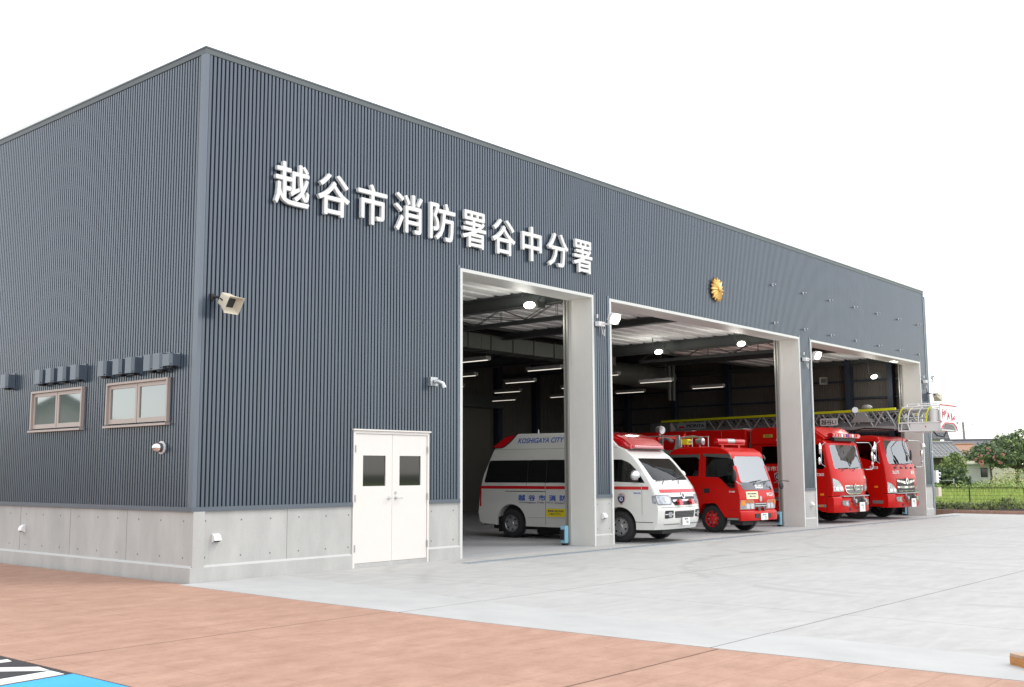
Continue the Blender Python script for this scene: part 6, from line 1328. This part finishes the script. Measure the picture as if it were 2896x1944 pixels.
for k, (y, r_, h) in enumerate([(0.75, 0.42, 0.42), (0.15, 0.45, 0.40), (-0.55, 0.40, 0.36), (-1.10, 0.42, 0.50), (-1.75, 0.40, 0.62), (-2.35, 0.44, 0.46), (-3.1, 0.42, 0.5), (-3.9, 0.45, 0.45), (-4.8, 0.42, 0.55), (-5.7, 0.44, 0.42)]):
    lab = '%s low hedge shrub from the station end, behind the brick kerb' % ordn[k]
    if k < 3:
        T = thing('hedge_shrub', lab, 'shrub', (33.2, y, 0.0), 0, 'hedge shrubs between the kerb and the fence')
        bm = B(); 
        for q in range(5): tube(bm, [(0, 0, 0), (0.1*math.cos(q*1.3), 0.12*math.sin(q*1.3), 0.2), (0.2*math.cos(q*1.3), 0.25*math.sin(q*1.3), 0.36)], 0.008, 5)
        build('stems', bm, BARK, T)
        build('foliage', crown([((0, 0, 0.22), (0.34, 0.36, 0.14)), ((0, 0.1, 0.30), (0.2, 0.2, 0.14))], 1100, 0.030, 50+k, (0.4, 0.3)), LV_C, T); T.scale = (1, r_/0.40, h/0.42); sh.append(T)
    else:
        o = copy_tree(sh[k % 3]); o.location = (33.2, y, 0); o.scale = (1, r_/0.40, h/0.42); o.rotation_euler = (0, 0, k*1.1); o['label'] = lab

# houses, shed, pole
def tiled(name, base, dark, sc_):
    m = concrete(name, base, dark, scale=8, bump=0.2); return m
TILE = mat('roof_tile_grey', (0.27, 0.27, 0.27), 0.5, 0, 0.15, 4); TILED = mat('roof_tile_shadow', (0.06, 0.06, 0.065), 0.6); PLAST = mat('plaster_cream', (0.50, 0.47, 0.40), 0.8, 0, 0.06); WOODD = mat('dark_timber', (0.07, 0.06, 0.05), 0.8)
def gable_house(name, label, loc, rot, Lh, Wh, hw, hr, wallm, roofm, ov=0.4, tiles=True, win=True):
    T = thing(name, label, 'house', loc, R(rot)); bm = B(); x, y = Lh/2, Wh/2
    v = [bm.verts.new(p) for p in ((-x, -y, -0.3), (x, -y, -0.3), (x, y, -0.3), (-x, y, -0.3), (-x, -y, hw), (x, -y, hw), (x, y, hw), (-x, y, hw), (-x, 0, hr-0.06), (x, 0, hr-0.06))]
    for q in ((0, 1, 5, 4), (2, 3, 7, 6), (1, 2, 6, 9, 5), (0, 4, 8, 7, 3), (4, 5, 9, 8), (6, 7, 8, 9)): bm.faces.new([v[i] for i in q])
    build('wall', bm, wallm, T)
    bm = B(); sl = (hr-hw)/y
    for sg in (-1, 1):
        a = (0.0, hr); b = (sg*(y+ov), hw-ov*sl)
        wedge(bm, [(-x-ov, a[0], a[1]), (x+ov, a[0], a[1]), (-x-ov, b[0], b[1]), (x+ov, b[0], b[1]), (-x-ov, a[0], a[1]+0.09), (x+ov, a[0], a[1]+0.09), (-x-ov, b[0], b[1]+0.09), (x+ov, b[0], b[1]+0.09)])
        if tiles:
            n = int((2*x+2*ov)/0.28)
            for k in range(n+1):
                xx = -x-ov+0.06+k*0.28
                tube(bm, [(xx, a[0]+sg*0.03, a[1]+0.10), (xx, b[0], b[1]+0.10)], 0.035, 5)
            for k in range(1, 9):
                t = k/9; bb = (a[0]+(b[0]-a[0])*t, a[1]+(b[1]-a[1])*t); box(bm, -x-ov, x+ov, bb[0]-0.012, bb[0]+0.012, bb[1]+0.08, bb[1]+0.105, 1)
    tube(bm, [(-x-ov, 0, hr+0.13), (x+ov, 0, hr+0.13)], 0.09, 8)
    build('roof', bm, [roofm, TILED], T)
    if win:
        for sx, sy, ax in ((-x*0.4, -y-0.01, 0), (x*0.4, -y-0.01, 0), (-x-0.01, 0.0, 1)):
            bm = B(); d = 0.5
            if ax == 0: box(bm, sx-d, sx+d, sy-0.03, sy, hw*0.35, hw*0.75)
            else: box(bm, sx-0.03, sx, sy-d, sy+d, hw*0.35, hw*0.75)
            wf = build('window', bm, WHITE, T); bm = B()
            if ax == 0: box(bm, sx-d+0.06, sx+d-0.06, sy-0.04, sy-0.031, hw*0.35+0.05, hw*0.75-0.05)
            else: box(bm, sx-0.04, sx-0.031, sy-d+0.06, sy+d-0.06, hw*0.35+0.05, hw*0.75-0.05)
            build('pane', bm, TINT, wf)
    return T
gable_house('tiled_house', 'low house with a grey tiled roof partly hidden by shrubs', (63.16, 13.1, 0.5), -49, 5.0, 3.2, 2.1, 2.8, WOODD, TILE, 0.5, win=False)
gable_house('orange_roof_house', 'house with an orange roof peeping out behind the tiled house', (83.5, 17.2, 0.4), -80, 3.2, 4.4, 2.5, 3.2, PLAST, mat('roof_orange', (0.38, 0.22, 0.14), 0.7, 0, 0.1), 0.3, False, False)
gable_house('grey_roof_house', 'long house with a plain dark grey roof behind the trees', (91.5, 17.0, 0.4), -72, 5.5, 5.0, 3.0, 3.75, PLAST, mat('roof_slate', (0.12, 0.12, 0.135), 0.6, 0, 0.1), 0.4, False, False)
gable_house('two_storey_house', 'pale two storey house with dark eaves seen below the rescue basket', (77.5, 19.4, 0.3), -65, 6.0, 5.6, 3.95, 5.3, PLAST, mat('roof_dark_tile', (0.10, 0.105, 0.11), 0.6, 0, 0.1), 0.7, True, False)
T = thing('garden_shed', 'low white shed with a flat grey roof behind the weeds', 'shed', (58.6, 7.75, 0.45), R(-50))
bm = B(); box(bm, -0.75, 1.0, -0.6, 0.8, -0.2, 1.42); build('wall', bm, mat('shed_white', (0.42, 0.42, 0.44), 0.7, 0, 0.05), T)
bm = B(); box(bm, -0.95, 1.15, -0.75, 0.95, 1.43, 1.50); build('roof', bm, mat('shed_roof', (0.28, 0.33, 0.33), 0.6), T)
bm = B(); box(bm, 0.45, 0.85, -0.62, -0.601, 0.7, 1.25); build('window', bm, TINT, T)
T = thing('utility_pole', 'thin leaning utility pole with cross arms behind the houses', 'utility pole', (125.6, 29.6, 0))
bm = B(); cyl(bm, (0.3, -0.2, 0), (0, 0, 7.4), 0.2, 0.13, 10); build('pole', bm, mat('pole_concrete', (0.26, 0.25, 0.27), 0.8), T)
for k, zz in enumerate((5.2, 5.7, 6.2)): bm = B(); box(bm, -0.05, 0.05, -0.2, 2.4-k*0.2, zz, zz+0.06); build('cross_arm', bm, STEEL, T)
bm = B(); box(bm, -0.05, 0.05, -1.2, 0.1, 6.95, 7.05); build('cross_arm', bm, STEEL, T)
bm = B(); tube(bm, [(125.6, 28.6, 7.05), (117, 22.6, 6.3), (108.9, 18.1, 6.55), (95.1, 3.1, 6.9), (80, -14, 8.0)], 0.035, 5); o = build('overhead_wire', bm, BLACK); tag(o, 'thin overhead wire crossing the sky above the trees', 'wire')
bm = B(); tube(bm, [(49.8, 7.3, 1.0), (49.8, 5.7, 1.02)], 0.02, 5); tube(bm, [(49.8, 5.75, 0.2), (49.8, 5.75, 1.12)], 0.025, 5); o = build('clothes_rail', bm, STEEL); tag(o, 'thin pale rail standing in the grass near the station', 'rail')
# pale house across the car park, seen mirrored in the side windows
gable_house('neighbour_house', 'pale gabled house across the car park, seen only mirrored in the windows', (-25.0, 54.0, 0), -63, 9, 8, 4.2, 6.5, mat('neighbour_plaster', (0.35, 0.33, 0.30), 0.8, 0, 0.06), MATS['roof_dark_tile'], 0.6, False, True)
